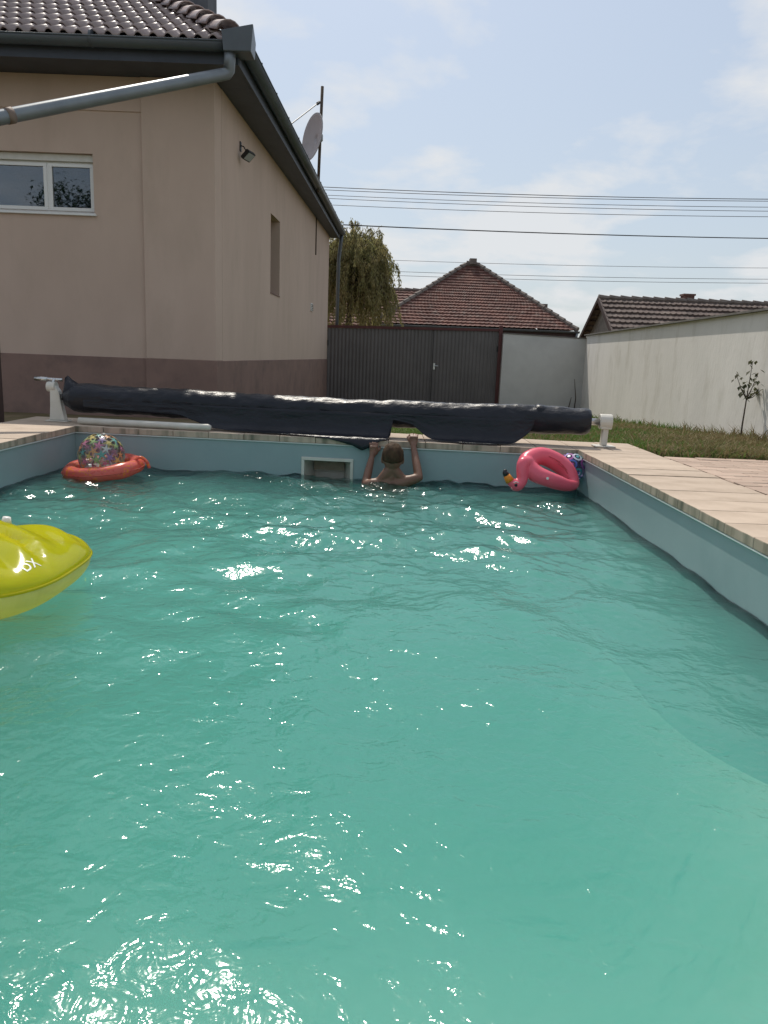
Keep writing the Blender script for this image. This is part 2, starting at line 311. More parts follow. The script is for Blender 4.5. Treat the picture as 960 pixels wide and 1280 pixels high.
def spline(pts, n=8, closed=False):
    P = [np.array(p, float) for p in pts]; m = len(P); r = []
    for i in range(m if closed else m-1):
        g = lambda k: P[k % m] if closed else P[min(max(k, 0), m-1)]
        a, b, c, d = g(i-1), g(i), g(i+1), g(i+2)
        for k in range(n):
            t = k/n; r.append(.5*((2*b)+(-a+c)*t+(2*a-5*b+4*c-d)*t*t+(-a+3*b-3*c+d)*t**3))
    if not closed: r.append(P[-1])
    return r

# ------------------------------------------------------------------ ground
def gz(x, y): return -.035-.05*min(max(y-6.2, 0), 16)
def wallx(y): return 4.64+.0795*(y-9.3)          # yard face of the whitewashed wall
POOL = dict(x0=-2.62, x1=1.535, y0=-2.3)
def far_y(x): return 6.434+(6.081-6.434)/(1.522+2.622)*(x+2.622)      # the pool's far edge runs slightly askew
WATER = -.315
xs = [-400, -120, -40, -12, -2.9, 1.85, 6, 14, 40, 120, 400]; ys = [-400, -100, -30, -8, -2.6, 2, 6.2, 6.55, 12, 22.2, 30, 60, 140, 400]
mb = MB(); mb.v = [(x, y, gz(x, y)) for y in ys for x in xs]; nx = len(xs)
for j in range(len(ys)-1):
    for i in range(nx-1):
        if xs[i] >= -2.95 and xs[i+1] <= 1.9 and ys[j] >= -2.7 and ys[j+1] <= 6.56: continue
        mb.f.append((j*nx+i, j*nx+i+1, (j+1)*nx+i+1, (j+1)*nx+i))
tag(obj('ground', mb, 'soil'), kind='structure')
LAWN = [(2.12, 5.98), (4.15, 5.75), (5.62, 21.85), (-1.6, 21.85), (-2.1, 10.2), (-1.2, 7.3)]
mb = MB(); gxs = np.linspace(-2.2, 5.6, 40); gys = np.linspace(5.7, 21.9, 82)
def in_lawn(x, y):
    c = False; P = LAWN
    for i in range(len(P)):
        (x0, y0), (x1, y1) = P[i-1], P[i]
        if (y0 > y) != (y1 > y) and x < (x1-x0)*(y-y0)/(y1-y0)+x0: c = not c
    return c and not (y < far_y(x)+.66 and x < 2.12)
A = np.array([[(x, y, gz(x, y)+.012+.02*mnoise.noise((x*.8, y*.8, 0))) for x in gxs] for y in gys]); nb = len(gxs)
mb.v = [tuple(p) for p in A.reshape(-1, 3)]
for j in range(len(gys)-1):
    for i in range(nb-1):
        if in_lawn((gxs[i]+gxs[i+1])/2, (gys[j]+gys[j+1])/2): mb.f.append((j*nb+i, j*nb+i+1, (j+1)*nb+i+1, (j+1)*nb+i))
tag(obj('lawn_ground', mb, 'lawnsoil', smooth=True), kind='structure')
# grass blades: green turf and dry straw near the wall
def blades(name, n, dry, label):
    mb = MB(); k = 0
    while k < n:
        y = 5.8+15.5*random.random()**2.0; x = random.uniform(-1.6, 5.5)
        if not in_lawn(x, y): continue
        d = .08+.75*max(0, min(1, (x-2.7)/1.6))*max(0, min(1, (12.5-y)/4.5))+.45*mnoise.noise((x*.9, y*.9, 4))
        if (random.random() < d) != dry: continue
        z = gz(x, y)+.006; h = random.uniform(.025, .07)*(1.25 if dry else 1)*(1+.8*max(0, mnoise.noise((x*2, y*2, 1))))
        if x > wallx(y)-.35: h *= random.uniform(1, 2.4)
        a = random.uniform(0, 6.28); w = random.uniform(.003, .006)*(1+y*.06); c, s = math.cos(a)*w, math.sin(a)*w
        lx, ly = random.gauss(0, .5)*h, random.gauss(0, .5)*h; o = len(mb.v)
        mb.v += [(x-c, y-s, z), (x+c, y+s, z), (x+lx*.5+c*.7, y+ly*.5+s*.7, z+h*.6), (x+lx*.5-c*.7, y+ly*.5-s*.7, z+h*.6), (x+lx*1.3, y+ly*1.3, z+h)]
        mb.f += [(o, o+1, o+2, o+3), (o+3, o+2, o+4)]; k += 1
    tag(obj(name, mb, 'drygrass' if dry else 'grass'), label, 'grass', kind='stuff')
blades('lawn_grass', 52000, False, 'short green grass of the lawn beyond the pool coping')
blades('dry_grass', 26000, True, 'dry straw coloured grass tufts along the whitewashed wall')

# ------------------------------------------------------------------ pool basin, coping, pavers
X0, X1, Y0 = POOL['x0'], POOL['x1'], POOL['y0']; FLOOR = -1.9; YL, YR = far_y(X0), far_y(X1)
pool = thing('swimming_pool', (0, 2, FLOOR), 'in-ground pool with pale blue liner walls', 'pool')
SKL, SKR, SKT, SKB = -.672, -.288, -.189, -.40      # skimmer opening in the far wall
mb = MB(); P = [(X0, Y0), (X1, Y0), (X1, YR), (X0, YL)]
def floor_z(x, y):          # shallow end at the photographer's feet, deep end by the reel, rounded into the walls
    t = min(max((y-.6)/3.6, 0), 1); t = t*t*(3-2*t); z = -1.1+(FLOOR+1.1)*t
    d = min(x-X0, X1-x, far_y(x)-y, y-Y0); return z+.70*max(0, 1-max(d, 0)/.8)**2.2
A = [[(X0+(X1-X0)*i/40, Y0+(far_y(X0+(X1-X0)*i/40)-Y0)*j/80, floor_z(X0+(X1-X0)*i/40, Y0+(far_y(X0+(X1-X0)*i/40)-Y0)*j/80)) for i in range(41)] for j in range(81)]
obj('pool_floor', MB().grid(A), 'floorliner', pool, smooth=True)
T = -.052
def wallquad(mb, a, b, z0, z1): mb.add([(*a, z0), (*b, z0), (*b, z1), (*a, z1)], [(0, 1, 2, 3)])
for a, b in ((P[0], P[1]), (P[1], P[2]), (P[3], P[0])):
    mb = MB(); wallquad(mb, b, a, FLOOR, T); obj('pool_wall', mb, 'liner', pool)
mb = MB(); fp = lambda x: (x, far_y(x))
wallquad(mb, fp(X1), fp(SKR), FLOOR, T); wallquad(mb, fp(SKL), fp(X0), FLOOR, T)
wallquad(mb, fp(SKR), fp(SKL), FLOOR, SKB); wallquad(mb, fp(SKR), fp(SKL), SKT, T); obj('pool_wall', mb, 'liner', pool)
# liner bead right under the stones
mb = MB()
for a, b in ((P[0], P[1]), (P[1], P[2]), (P[2], P[3]), (P[3], P[0])):
    d = np.array(b)-np.array(a); d = d/np.linalg.norm(d); nrm = np.array([-d[1], d[0]])*.008
    mb.tube([(*(np.array(a)+nrm), -.056), (*(np.array(b)+nrm), -.056)], .0055, 6)
obj('liner_bead', mb, 'bead', pool)
# skimmer
sk = thing('pool_skimmer', (-.48, far_y(-.48), -.3), 'white framed skimmer mouth in the far pool wall', 'skimmer')
def FP(x, off, z): return (x, far_y(x)+off, z)
def fbox(mb, xa, xb, o0, o1, z0, z1): return mb.hexa([FP(xa, o0, z0), FP(xb, o0, z0), FP(xb, o1, z0), FP(xa, o1, z0)], [FP(xa, o0, z1), FP(xb, o0, z1), FP(xb, o1, z1), FP(xa, o1, z1)])
for (xa, xb, za_, zb_) in ((SKL-.022, SKR+.022, SKT-.002, SKT+.024), (SKL-.022, SKL+.002, SKB, SKT-.003), (SKR-.002, SKR+.022, SKB, SKT-.003), (SKL-.022, SKR+.022, SKB-.024, SKB-.001)):
    obj('frame', fbox(MB(), xa, xb, -.012, .004, za_, zb_), 'whiteplastic', sk, bevel=.002)
mb = MB(); D0, D1 = .005, .30; i0, i1 = SKL+.07, SKR-.07
a = [FP(SKL, D0, SKB), FP(SKR, D0, SKB), FP(SKR, D0, SKT), FP(SKL, D0, SKT)]; b = [FP(i0, D1, SKB), FP(i1, D1, SKB), FP(i1, D1, SKT-.02), FP(i0, D1, SKT-.02)]
mb.add(a+b, [(0, 1, 5, 4), (1, 2, 6, 5), (2, 3, 7, 6), (3, 0, 4, 7), (4, 5, 6, 7)]); obj('throat', mb, 'whiteplastic', sk)
obj('opening_shade_panel', fbox(MB(), i0-.005, i1+.005, .20, .21, WATER+.02, SKT-.03), 'mortar', sk)  # dark panel standing in for the shade inside the skimmer opening
# coping
cop = tag(obj('pool_coping', MB().hexa([(-3.25, Y0-.6, -.06), (X0-.012, Y0-.6, -.06), (X0-.012, YL+.02, -.06), (-3.25, YL+.05, -.06)], [(-3.25, Y0-.6, -.012), (X0-.012, Y0-.6, -.012), (X0-.012, YL+.02, -.012), (-3.25, YL+.05, -.012)])
   .hexa([(X1+.012, Y0-.6, -.06), (2.09, Y0-.6, -.06), (2.09, YR-.03, -.06), (X1+.012, YR, -.06)], [(X1+.012, Y0-.6, -.012), (2.09, Y0-.6, -.012), (2.09, YR-.03, -.012), (X1+.012, YR, -.012)])
   .hexa([FP(-3.25, .012, -.06), FP(2.09, .012, -.06), FP(2.09, .64, -.06), FP(-3.25, .64, -.06)], [FP(-3.25, .012, -.012), FP(2.09, .012, -.012), FP(2.09, .64, -.012), FP(-3.25, .64, -.012)])
   .box(X0-.012, X1+.012, Y0-.6, Y0-.012, -.06, -.012), 'mortar'), kind='structure')
def stone(q, name='coping_stone'):       # q: four plan corners, counter-clockwise
    c = np.mean(np.array(q), axis=0); g = .0018; r = []
    for p in q:
        d = np.array(p)-c; r.append(c+d-np.sign(d)*g)
    dz = random.uniform(-.0025, .0015); t = [random.uniform(-.0015, .0015) for _ in q]
    o = obj(name, MB().hexa([(*p, -.05) for p in r], [(*p, dz+k) for p, k in zip(r, t)]), 'coping', cop, loc=(*c, 0), bevel=.004); return o
st = .283
y = Y0
while y < YR-.02:
    y2 = min(y+st, YR-.004) if y+st*1.4 < YR else YR-.004
    yo = y2 if y2 < YR-.01 else far_y(2.10)-.004
    stone([(X1-.016, y), (2.10, y), (2.10, yo), (X1-.016, y2)]); y = y2 if y2 < YR-.01 else 99
y = Y0
while y < YL-.02:
    y2 = min(y+st*1.6, YL-.004) if y+st*2.1 < YL else YL-.004
    yo = y2 if y2 < YL-.01 else far_y(-3.26)-.004
    stone([(-3.26, y), (X0+.016, y), (X0+.016, y2), (-3.26, yo)]); y = y2 if y2 < YL-.01 else 99
x = -3.26; n = 18; wdt = (2.10+3.26)/n
for i in range(n):
    a, b = x+i*wdt, x+(i+1)*wdt; stone([FP(a, -.016 if a > X0-.1 and b < X1+.1 else 0, 0)[:2], FP(b, -.016 if a > X0-.1 and b < X1+.1 else 0, 0)[:2], FP(b, .65, 0)[:2], FP(a, .65, 0)[:2]])
for i in range(9):
    a, b = X0+(X1-X0)*i/9, X0+(X1-X0)*(i+1)/9; stone([(a, Y0-.6), (b, Y0-.6), (b, Y0+.016), (a, Y0+.016)])
# block pavers right of the coping
pav = tag(obj('paved_terrace', MB().hexa([(2.112, -2.8, -.08), (wallx(-2.8)-.03, -2.8, -.08), (wallx(5.86)-.03, 5.86, -.08), (2.112, 5.86, -.08)], [(2.112, -2.8, -.014), (wallx(-2.8)-.03, -2.8, -.014), (wallx(5.86)-.03, 5.86, -.014), (2.112, 5.86, -.014)]), 'mortar'), kind='structure')
pm = MB().box(-.1155, .1155, -.0655, .0655, -.05, 0).mesh('paver'); pm.materials.append(M['paver'])
bm = bmesh.new(); bm.from_mesh(pm); bmesh.ops.bevel(bm, geom=[e for e in bm.edges if all(v.co.z > -.01 for v in e.verts)], offset=.006, segments=1, affect='EDGES'); bm.to_mesh(pm); bm.free()
hp = MB().box(-.0565, .0565, -.0655, .0655, -.05, 0).mesh('paver'); hp.materials.append(M['paver'])
row = 0; y = 5.79
cnt = 0
while y > 2.6:
    x = 2.235+(.118 if row % 2 else 0)
    if row % 2: link_copy(hp, 'paver', pav, (2.176, y, random.uniform(-.004, .0)))
    while x < 3.45:
        o = link_copy(pm, 'paver', pav, (x, y, random.uniform(-.004, .0))); o.rotation_euler = (random.gauss(0, .006), random.gauss(0, .006), random.gauss(0, .006)); x += .236; cnt += 1
    y -= .136; row += 1
mb = MB(); y = 5.79; row = 0            # the rest of the terrace, out of the picture, joined
while y > -2.7:
    x = 2.235+(.118 if row % 2 else 0)
    while x < wallx(y)-.2:
        if not (y > 2.6 and x < 3.45): mb.box(x-.1155, x+.1155, y-.0655, y+.0655, -.05, random.uniform(-.004, 0))
        x += .236
    y -= .136; row += 1
obj('paver_field', mb, 'paver', pav, kind='stuff')

# ------------------------------------------------------------------ water
nxw, nyw = 300, 640
gx = np.linspace(X0+.002, X1-.002, nxw); u = np.linspace(0, 1, nyw)
Xg, Ug = np.meshgrid(gx, u); Yf = 6.434+(6.081-6.434)/(4.144)*(Xg+2.622)-.002; Yg = Y0+.002+(Yf-Y0-.002)*Ug
def wave(nw, l0, l1, slope, mean, spread, seed, warp=.12):
    r = np.random.default_rng(seed); Z = np.zeros_like(Xg)
    wx = Xg+warp*np.sin(1.7*Yg+.9*Xg+seed)+warp*.6*np.sin(3.1*Xg-2.2*Yg+seed*2); wy = Yg+warp*np.sin(2.1*Xg-1.2*Yg+seed*3)+warp*.6*np.sin(3.7*Yg+1.3*Xg+seed)
    for i in range(nw):
        l = math.exp(r.uniform(math.log(l0), math.log(l1))); k = 2*math.pi/l; a = r.normal(mean, spread); ph = r.uniform(0, 6.28)
        Z += slope/k*np.sin(k*(math.cos(a)*wx+math.sin(a)*wy)+ph)
    return Z/math.sqrt(nw)
nearf = np.clip((Yg-1.6)/2.6, 0, 1); nearf = nearf*nearf*(3-2*nearf)
patch = .55+.45*np.sin(1.3*Xg+.8*Yg+1)*np.sin(1.1*Yg-.7*Xg+.5)
Zw = wave(36, .18, .7, .20, 1.2, .8, 3)*(.38+.62*nearf) + wave(40, .07, .22, .20, 1.0, 1.1, 5)*(.16+.84*nearf)*patch + wave(30, .6, 1.8, .06, .6, 1.5, 9)
Zw += wave(40, .045, .11, .13, .9, 1.2, 21, .05)*(.10+.90*nearf)*(.4+.6*patch)
# rings spreading from the person and from splashes on the right
for (cx, cy, amp, lam, rr) in ((.05, 5.95, .007, .13, .9), (1.15, 5.2, .006, .16, .8), (-2.1, 5.5, .004, .14, .7)):
    d = np.hypot(Xg-cx, Yg-cy); Zw += amp*np.exp(-(d/rr)**2)*np.sin(2*math.pi*d/lam+3*np.sin(2*np.arctan2(Yg-cy, Xg-cx)))
Zw *= .35+.65*np.clip(np.minimum(X1-Xg, Xg-X0)/.35, 0, 1)      # calmer along the walls
verts = np.stack([Xg, Yg, WATER+Zw], -1).reshape(-1, 3)
idx = np.arange(nxw*nyw).reshape(nyw, nxw)
quads = np.stack([idx[:-1, :-1], idx[:-1, 1:], idx[1:, 1:], idx[1:, :-1]], -1).reshape(-1, 4)
me = bpy.data.meshes.new('pool_water'); me.vertices.add(len(verts)); me.vertices.foreach_set('co', verts.ravel().astype(np.float32))
me.loops.add(quads.size); me.loops.foreach_set('vertex_index', quads.ravel().astype(np.int32)); me.polygons.add(len(quads))
me.polygons.foreach_set('loop_start', np.arange(0, quads.size, 4, dtype=np.int32)); me.polygons.foreach_set('loop_total', np.full(len(quads), 4, np.int32))
me.update(calc_edges=True); me.polygons.foreach_set('use_smooth', [True]*len(quads)); me.materials.append(M['water']); me.materials.append(M['waterside'])
bm = bmesh.new(); bm.from_mesh(me); bm.verts.ensure_lookup_table()          # close the body of water down to the floor
ring = [idx[0, i] for i in range(nxw)]+[idx[j, nxw-1] for j in range(1, nyw)]+[idx[nyw-1, i] for i in range(nxw-2, -1, -1)]+[idx[j, 0] for j in range(nyw-2, 0, -1)]
top_ = [bm.verts[int(k)] for k in ring]; low_ = [bm.verts.new((v.co.x+(.06 if v.co.x > -.5 else -.06), v.co.y+(.06 if v.co.y > 2 else -.06), FLOOR-.05)) for v in top_]
for k in range(len(ring)):
    f = bm.faces.new((top_[k-1], low_[k-1], low_[k], top_[k])); f.material_index = 1
f = bm.faces.new(low_[::-1]); f.material_index = 1; f.smooth = False
bm.to_mesh(me); bm.free()
wob = bpy.data.objects.new('pool_water', me); COL.objects.link(wob); tag(wob, kind='structure')

# ------------------------------------------------------------------ the house
HX, HY = -2.20, 9.90                         # near corner
def SX(y): return HX+.036*(y-9.9)       # side wall, slightly askew
HE, HL, ZS, ZB, ZP = 21.9, -13.0, 3.797, -1.0, .526
house = thing('house', (-5, 14, ZB), 'beige plastered house with brown plinth and dark tiled hip roof', 'house')
# front wall: left of the corner pier it sits 4 cm back; window opening
WX0, WX1, WZ0, WZ1 = -6.27, -3.692, 2.243, 2.932; PX = -3.083; YB = HY+.045
mb = MB(); th = .3
for (xa, xb, za_, zb_) in ((HL, WX0, ZP, ZS), (WX1, PX, ZP, ZS), (WX0, WX1, ZP, WZ0), (WX0, WX1, WZ1, ZS)): mb.box(xa, xb, YB, YB+th, za_, zb_)
obj('front_wall', mb, 'plaster', house)
obj('wall_band', MB().box(HL, PX-.001, YB-.02, YB-.001, 3.415, ZS-.001), 'plaster', house, bevel=.004)
def sbox(mb, ya, yb, o0, o1, z0, z1): return mb.hexa([(SX(ya)+o0, ya, z0), (SX(ya)+o1, ya, z0), (SX(yb)+o1, yb, z0), (SX(yb)+o0, yb, z0)], [(SX(ya)+o0, ya, z1), (SX(ya)+o1, ya, z1), (SX(yb)+o1, yb, z1), (SX(yb)+o0, yb, z1)])
obj('corner_pier', MB().hexa([(PX, HY, ZP), (HX, HY, ZP), (SX(HY+.34), HY+.34, ZP), (PX, HY+.34, ZP)], [(PX, HY, ZS), (HX, HY, ZS), (SX(HY+.34), HY+.34, ZS), (PX, HY+.34, ZS)]), 'plaster', house, bevel=.008)
NY0, NY1, NZ0, NZ1 = 13.49, 14.36, 1.635, 2.926
mb = MB()
for (ya, yb, z0, z1) in ((HY+.342, NY0, ZP, ZS), (NY1, HE, ZP, ZS), (NY0, NY1, ZP, NZ0), (NY0, NY1, NZ1, ZS)): sbox(mb, ya, yb, -.35, 0, z0, z1)
obj('side_wall', mb, 'plaster', house)
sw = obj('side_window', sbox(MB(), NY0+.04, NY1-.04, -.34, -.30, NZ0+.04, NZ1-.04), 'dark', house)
mb = MB()
for (ya, yb, z0, z1) in ((NY0, NY1, NZ0, NZ0+.05), (NY0, NY1, NZ1-.05, NZ1), (NY0, NY0+.05, NZ0+.05, NZ1-.05), (NY1-.05, NY1, NZ0+.05, NZ1-.05)): sbox(mb, ya, yb, -.31, -.27, z0, z1)
obj('window_frame', mb, 'wood', sw)
obj('window_sill', sbox(MB(), NY0+.002, NY1-.002, -.26, .012, NZ0+.001, NZ0+.022), 'plinth', sw)
obj('plinth', MB().box(HL, PX-.003, YB-.016, YB+.25, ZB, ZP), 'plinth', house, bevel=.006)
obj('plinth', MB().hexa([(PX-.003, HY-.016, ZB), (HX+.016, HY-.016, ZB), (SX(HY+.34)+.016, HY+.34, ZB), (PX-.003, HY+.34, ZB)], [(PX-.003, HY-.016, ZP), (HX+.016, HY-.016, ZP), (SX(HY+.34)+.016, HY+.34, ZP), (PX-.003, HY+.34, ZP)]), 'plinth', house, bevel=.006)
obj('plinth', sbox(MB(), HY+.342, HE, -.3, .016, ZB, ZP-.001), 'plinth', house, bevel=.006)
obj('back_wall', MB().box(HL, SX(HE)-.36, HE-.3, HE-.001, ZB, ZS-.001), 'plaster', house)
# front window: three lights
win = obj('window', MB().box(WX0, WX1, YB+.10, YB+.15, WZ0, WZ0+.035).box(WX0, WX1, YB+.10, YB+.15, WZ1-.10, WZ1).box(WX0, WX0+.03, YB+.10, YB+.15, WZ0+.035, WZ1-.10).box(WX1-.03, WX1, YB+.10, YB+.15, WZ0+.035, WZ1-.10), 'pvc', house, bevel=.003)
obj('roller_blind_box', MB().box(WX0+.004, WX1-.004, YB+.055, YB+.099, WZ1-.085, WZ1-.003), 'whiteplastic', win, bevel=.004)
xm = [WX0+.03, -5.26, -4.285, WX1-.03]
for i in range(3):
    a, b = xm[i]+.012*(i > 0), xm[i+1]-.012*(i < 2); z0, z1 = WZ0+.036, WZ1-.101; fr = .042
    obj('sash', MB().box(a, b, YB+.085, YB+.13, z0, z0+fr).box(a, b, YB+.085, YB+.13, z1-fr, z1).box(a, a+fr, YB+.085, YB+.13, z0+fr, z1-fr).box(b-fr, b, YB+.085, YB+.13, z0+fr, z1-fr), 'pvc', win, bevel=.003)
    obj('pane', MB().box(a+fr-.005, b-fr+.005, YB+.105, YB+.112, z0+fr-.005, z1-fr+.005), 'glass', win)
    if i < 2: obj('mullion', MB().box(b, b+.024, YB+.095, YB+.15, z0, z1), 'pvc', win)
obj('sill', MB().box(WX0-.03, WX1+.025, YB-.035, YB+.098, WZ0-.028, WZ0-.002), 'pvc', win, bevel=.004)
obj('room_back', MB().box(WX0-.2, WX1+.2, YB+.6, YB+.62, WZ0-.4, WZ1+.3), 'blind', win)
# roof
YE, ZE, PT, KH = 9.32, 4.010, .535, .62      # eave line, slope, plan direction of the hip
XE = -1.81                                   # side eave near corner
ex = lambda y: XE+.0225*(y-YE)
RH = 3.2/KH; YR_, ZR = YE+RH, ZE+PT*RH       # ridge start
roof = obj('roof', MB().add([(XE+.02, YE, ZE-.03), (-13.5, YE, ZE-.03), (-13.5, YR_, ZR-.03), (XE-3.2, YR_, ZR-.03), (ex(22.35), 22.35, ZE-.03), (XE-3.2+.3, 21.2, ZR-.03), (-13.5, 22.35, ZE-.03), (-13.5, 21.2, ZR-.03)],
     [(0, 3, 2, 1), (0, 4, 5, 3), (4, 6, 7, 5), (3, 5, 7, 2)]), 'ridge', house, loc=(-5, 14, ZE))
TW, TL, EXP = .328, .50, .42
sl = np.array([0, 1, PT])/math.sqrt(1+PT*PT); nrm = np.array([0, -PT, 1])/math.sqrt(1+PT*PT)
def tile_mb():
    prof = []
    for k in range(15):
        uu = k/14; ph = (uu*2) % 1.0; h = .038*max(0, math.sin(math.pi*min(1, ph/.55)))**.8 if ph < .55 else 0.0
        prof.append((uu*TW-.001, h))
    A = []
    for v, lift in ((0, .036), (TL, .0)):
        A.append([(uu, v, h+lift) for uu, h in prof])
    mb = MB(); top = [np.array([p[0], 0, 0])+sl*p[1]+nrm*p[2] for r in A for p in r]; n = len(prof)
    low = [np.array([p[0], 0, 0])+sl*p[1]+nrm*(p[2]-.018) for p in A[0]]
    mb.add(top+low, [(i, i+1, n+i+1, n+i) for i in range(n-1)]+[(2*n+i, 2*n+i+1, i+1, i) for i in range(n-1)])
    return mb
tm = tile_mb().mesh('roof_tile'); tm.materials.append(M['tile']); tm.polygons.foreach_set('use_smooth', [True]*len(tm.polygons)); 
rest = MB(); bt = tile_mb(); ntile = 0
nrow = int(math.hypot(RH, PT*RH)/EXP)
for r in range(nrow+1):
    base = np.array([0, YE-.035, ZE-.02])+sl*EXP*r
    xh = XE-KH*(base[1]+.1-YE)
    i = 0
    while True:
        x = XE+.02-TW*(i+1)-(0.5*TW if False else 0); i += 1
        if x < -13.3: break
        x2 = x+TW
        if x > xh+.02: continue
        p = base+np.array([x, 0, 0])
        near = r < 8 and x > -6.6
        if x2 > xh-.16:          # cut along the hip
            me = tm.copy(); bm = bmesh.new(); bm.from_mesh(me)
            co = Vector((XE-KH*(p[1]-YE)-p[0], 0, 0)); pn = Vector((1, KH, 0)).normalized()
            bmesh.ops.bisect_plane(bm, geom=bm.verts[:]+bm.edges[:]+bm.faces[:], plane_co=co, plane_no=pn, clear_outer=True); bm.to_mesh(me); bm.free()
            if len(me.polygons) == 0: continue
            if near: o = link_copy(me, 'roof_tile', roof, p); ntile += 1
            else: rest.add([np.array(v.co)+p for v in me.vertices], [tuple(q.vertices) for q in me.polygons])
        elif near:
            o = link_copy(tm, 'roof_tile', roof, p+np.array([random.uniform(-.003, .003), 0, random.uniform(0, .003)])); ntile += 1
        else: rest.add([np.array(v)+p for v in bt.v], bt.f)
obj('tile_field', rest, 'tile', roof, kind='stuff')
# side slope courses (joined), hip tiles
mb = MB(); ny_, nu = 110, 24; ex2 = lambda y: ex(y)
A = []
for j in range(nu*2+1):
    f = j/(nu*2); rowA = []
    for i in range(ny_*2+1):
        g = i/(ny_*2); ya = YE+(22.35-YE)*g; yb = YR_+(21.2-YR_)*g
        p = np.array([ex(ya), ya, ZE])*(1-f)+np.array([XE-3.2+.3*g, yb, ZR])*f
        rowA.append(p+np.array([0, 0, .02*abs(math.sin(i*math.pi/2))+(.025 if j % 2 else 0)]))
    A.append(rowA)
obj('side_slope_tiles', mb.grid(A), 'tile', roof, kind='stuff')
d = np.array([-KH, 1, PT]); d = d/np.linalg.norm(d); p0 = np.array([XE-.04, YE, ZE+.015])+d*.2; L_ = .40
hm_ = MB()
side_v = np.cross(d, [0, 0, 1]); side_v /= np.linalg.norm(side_v); upv = np.cross(side_v, d)
A = []
for v, r_, lf in ((0, .13, .045), (.03, .13, .038), (.47, .105, .0)):
    A.append([d*v+side_v*r_*math.cos(t)+upv*(r_*.85*math.sin(t)+lf) for t in np.linspace(0, math.pi, 9)])
hm_.grid(A); hme = hm_.mesh('hip_tile'); hme.materials.append(M['tile']); hme.polygons.foreach_set('use_smooth', [True]*len(hme.polygons))
for i in range(int(math.hypot(RH, math.hypot(KH*RH, PT*RH))/L_)):
    o = link_copy(hme, 'hip_tile', roof, p0+d*L_*i); q = o.modifiers.new('t', 'SOLIDIFY'); q.thickness = .014
# eaves
obj('soffit', MB().box(-13.5, XE-.02, YE+.06, HY+.3, ZS, ZS+.012), 'fascia', house)
obj('soffit', MB().hexa([(SX(HY)-.3, HY+.302, ZS), (ex(HY+.302)-.02, HY+.302, ZS), (ex(22.25)-.02, 22.25, ZS), (SX(22.25)-.3, 22.25, ZS)], [(SX(HY)-.3, HY+.302, ZS+.012), (ex(HY+.302)-.02, HY+.302, ZS+.012), (ex(22.25)-.02, 22.25, ZS+.012), (SX(22.25)-.3, 22.25, ZS+.012)]), 'fascia', house)
obj('fascia', MB().box(-13.5, XE+.002, YE+.03, YE+.058, ZS-.02, ZE-.05), 'fascia', house)
obj('fascia', MB().hexa([(XE-.018, YE+.06, ZS-.02), (XE+.006, YE+.06, ZS-.02), (ex(22.25)+.006, 22.25, ZS-.02), (ex(22.25)-.018, 22.25, ZS-.02)], [(XE-.018, YE+.06, ZE-.05), (XE+.006, YE+.06, ZE-.05), (ex(22.25)+.006, 22.25, ZE-.05), (ex(22.25)-.018, 22.25, ZE-.05)]), 'fascia', house)
def gutter(mb, a, b, outward, r=.085):
    a, b, o = np.array(a, float), np.array(b, float), np.array(outward, float); A = []
    for p in (a, b): A.append([p+o*r*math.cos(t)+np.array([0, 0, 1])*(-r*math.sin(t)) for t in np.linspace(0, math.pi, 11)])
    mb.grid(A)
    mb.tube([a+o*r, b+o*r], .009, 8); return mb
gut = obj('gutter', gutter(MB(), (-13.5, YE-.06, ZE-.05), (XE-.02, YE-.06, ZE-.05), (0, -1, 0)), 'gutter', house, smooth=True); q = gut.modifiers.new('t', 'SOLIDIFY'); q.thickness = .004
gut2 = obj('gutter', gutter(MB(), (XE+.08, YE+.0, ZE-.05), (ex(22.25)+.08, 22.25, ZE-.06), (1, 0, 0)), 'gutter', house, smooth=True); q = gut2.modifiers.new('t', 'SOLIDIFY'); q.thickness = .004
for i in range(12):
    yy = YE+.6+i*1.05; obj('gutter_clip', MB().box(ex(yy)+.145, ex(yy)+.163, yy-.012, yy+.012, ZE-.07, ZE-.012), 'black', gut2)
for xx in (-5.0, -3.4): obj('gutter_joint', MB().tube([(xx-.012, YE-.06, ZE-.05), (xx+.012, YE-.06, ZE-.05)], .0905, 16), 'gutter', gut)
# sheet metal corner box of the gutter
cbx = MB().hexa([(XE-.13, YE-.155, ZE-.155), (XE+.17, YE-.155, ZE-.155), (XE+.17, YE+.12, ZE-.155), (XE-.13, YE+.12, ZE-.155)],
                [(XE-.15, YE-.165, ZE+.05), (XE+.20, YE-.175, ZE+.115), (XE+.18, YE+.12, ZE+.02), (XE-.15, YE+.12, ZE+.05)])
obj('gutter_corner', cbx, 'gutter', house, bevel=.01)
# slanting downpipe
e1 = ony(284, 92, YE-.07); pa = np.array([e1[0]+.03, YE-.07, ZE-.15]); pb = ony(0, 147, 7.4); dr = pb-e1; pe = e1+dr*1.9
pipe = obj('downpipe', MB().tube([pa, pa+np.array([0, 0, -.06]), e1+np.array([.02, 0, .03]), e1, e1+dr*.04, pb, pe, (pe[0], pe[1], ZB+.3)], .064, 14), 'zinc', house, smooth=True)
j = e1+dr*.965; k = dr/np.linalg.norm(dr)
obj('pipe_coupling', MB().tube([j-k*.03, j+k*.035], .070, 14), mat('rust_band', (.22, .17, .14), (.15, .10, .08), scale=10, rough=.7), pipe, smooth=True)
obj('rear_downpipe', MB().tube([(ex(22.2)+.07, 22.2, ZE-.13), (ex(22.2)+.05, 22.2, ZE-.3), (ex(22.2)+.0, 22.2, ZE-.8), (ex(22.2)-.02, 22.2, -.8)], .05, 10), 'gutter', house, smooth=True)
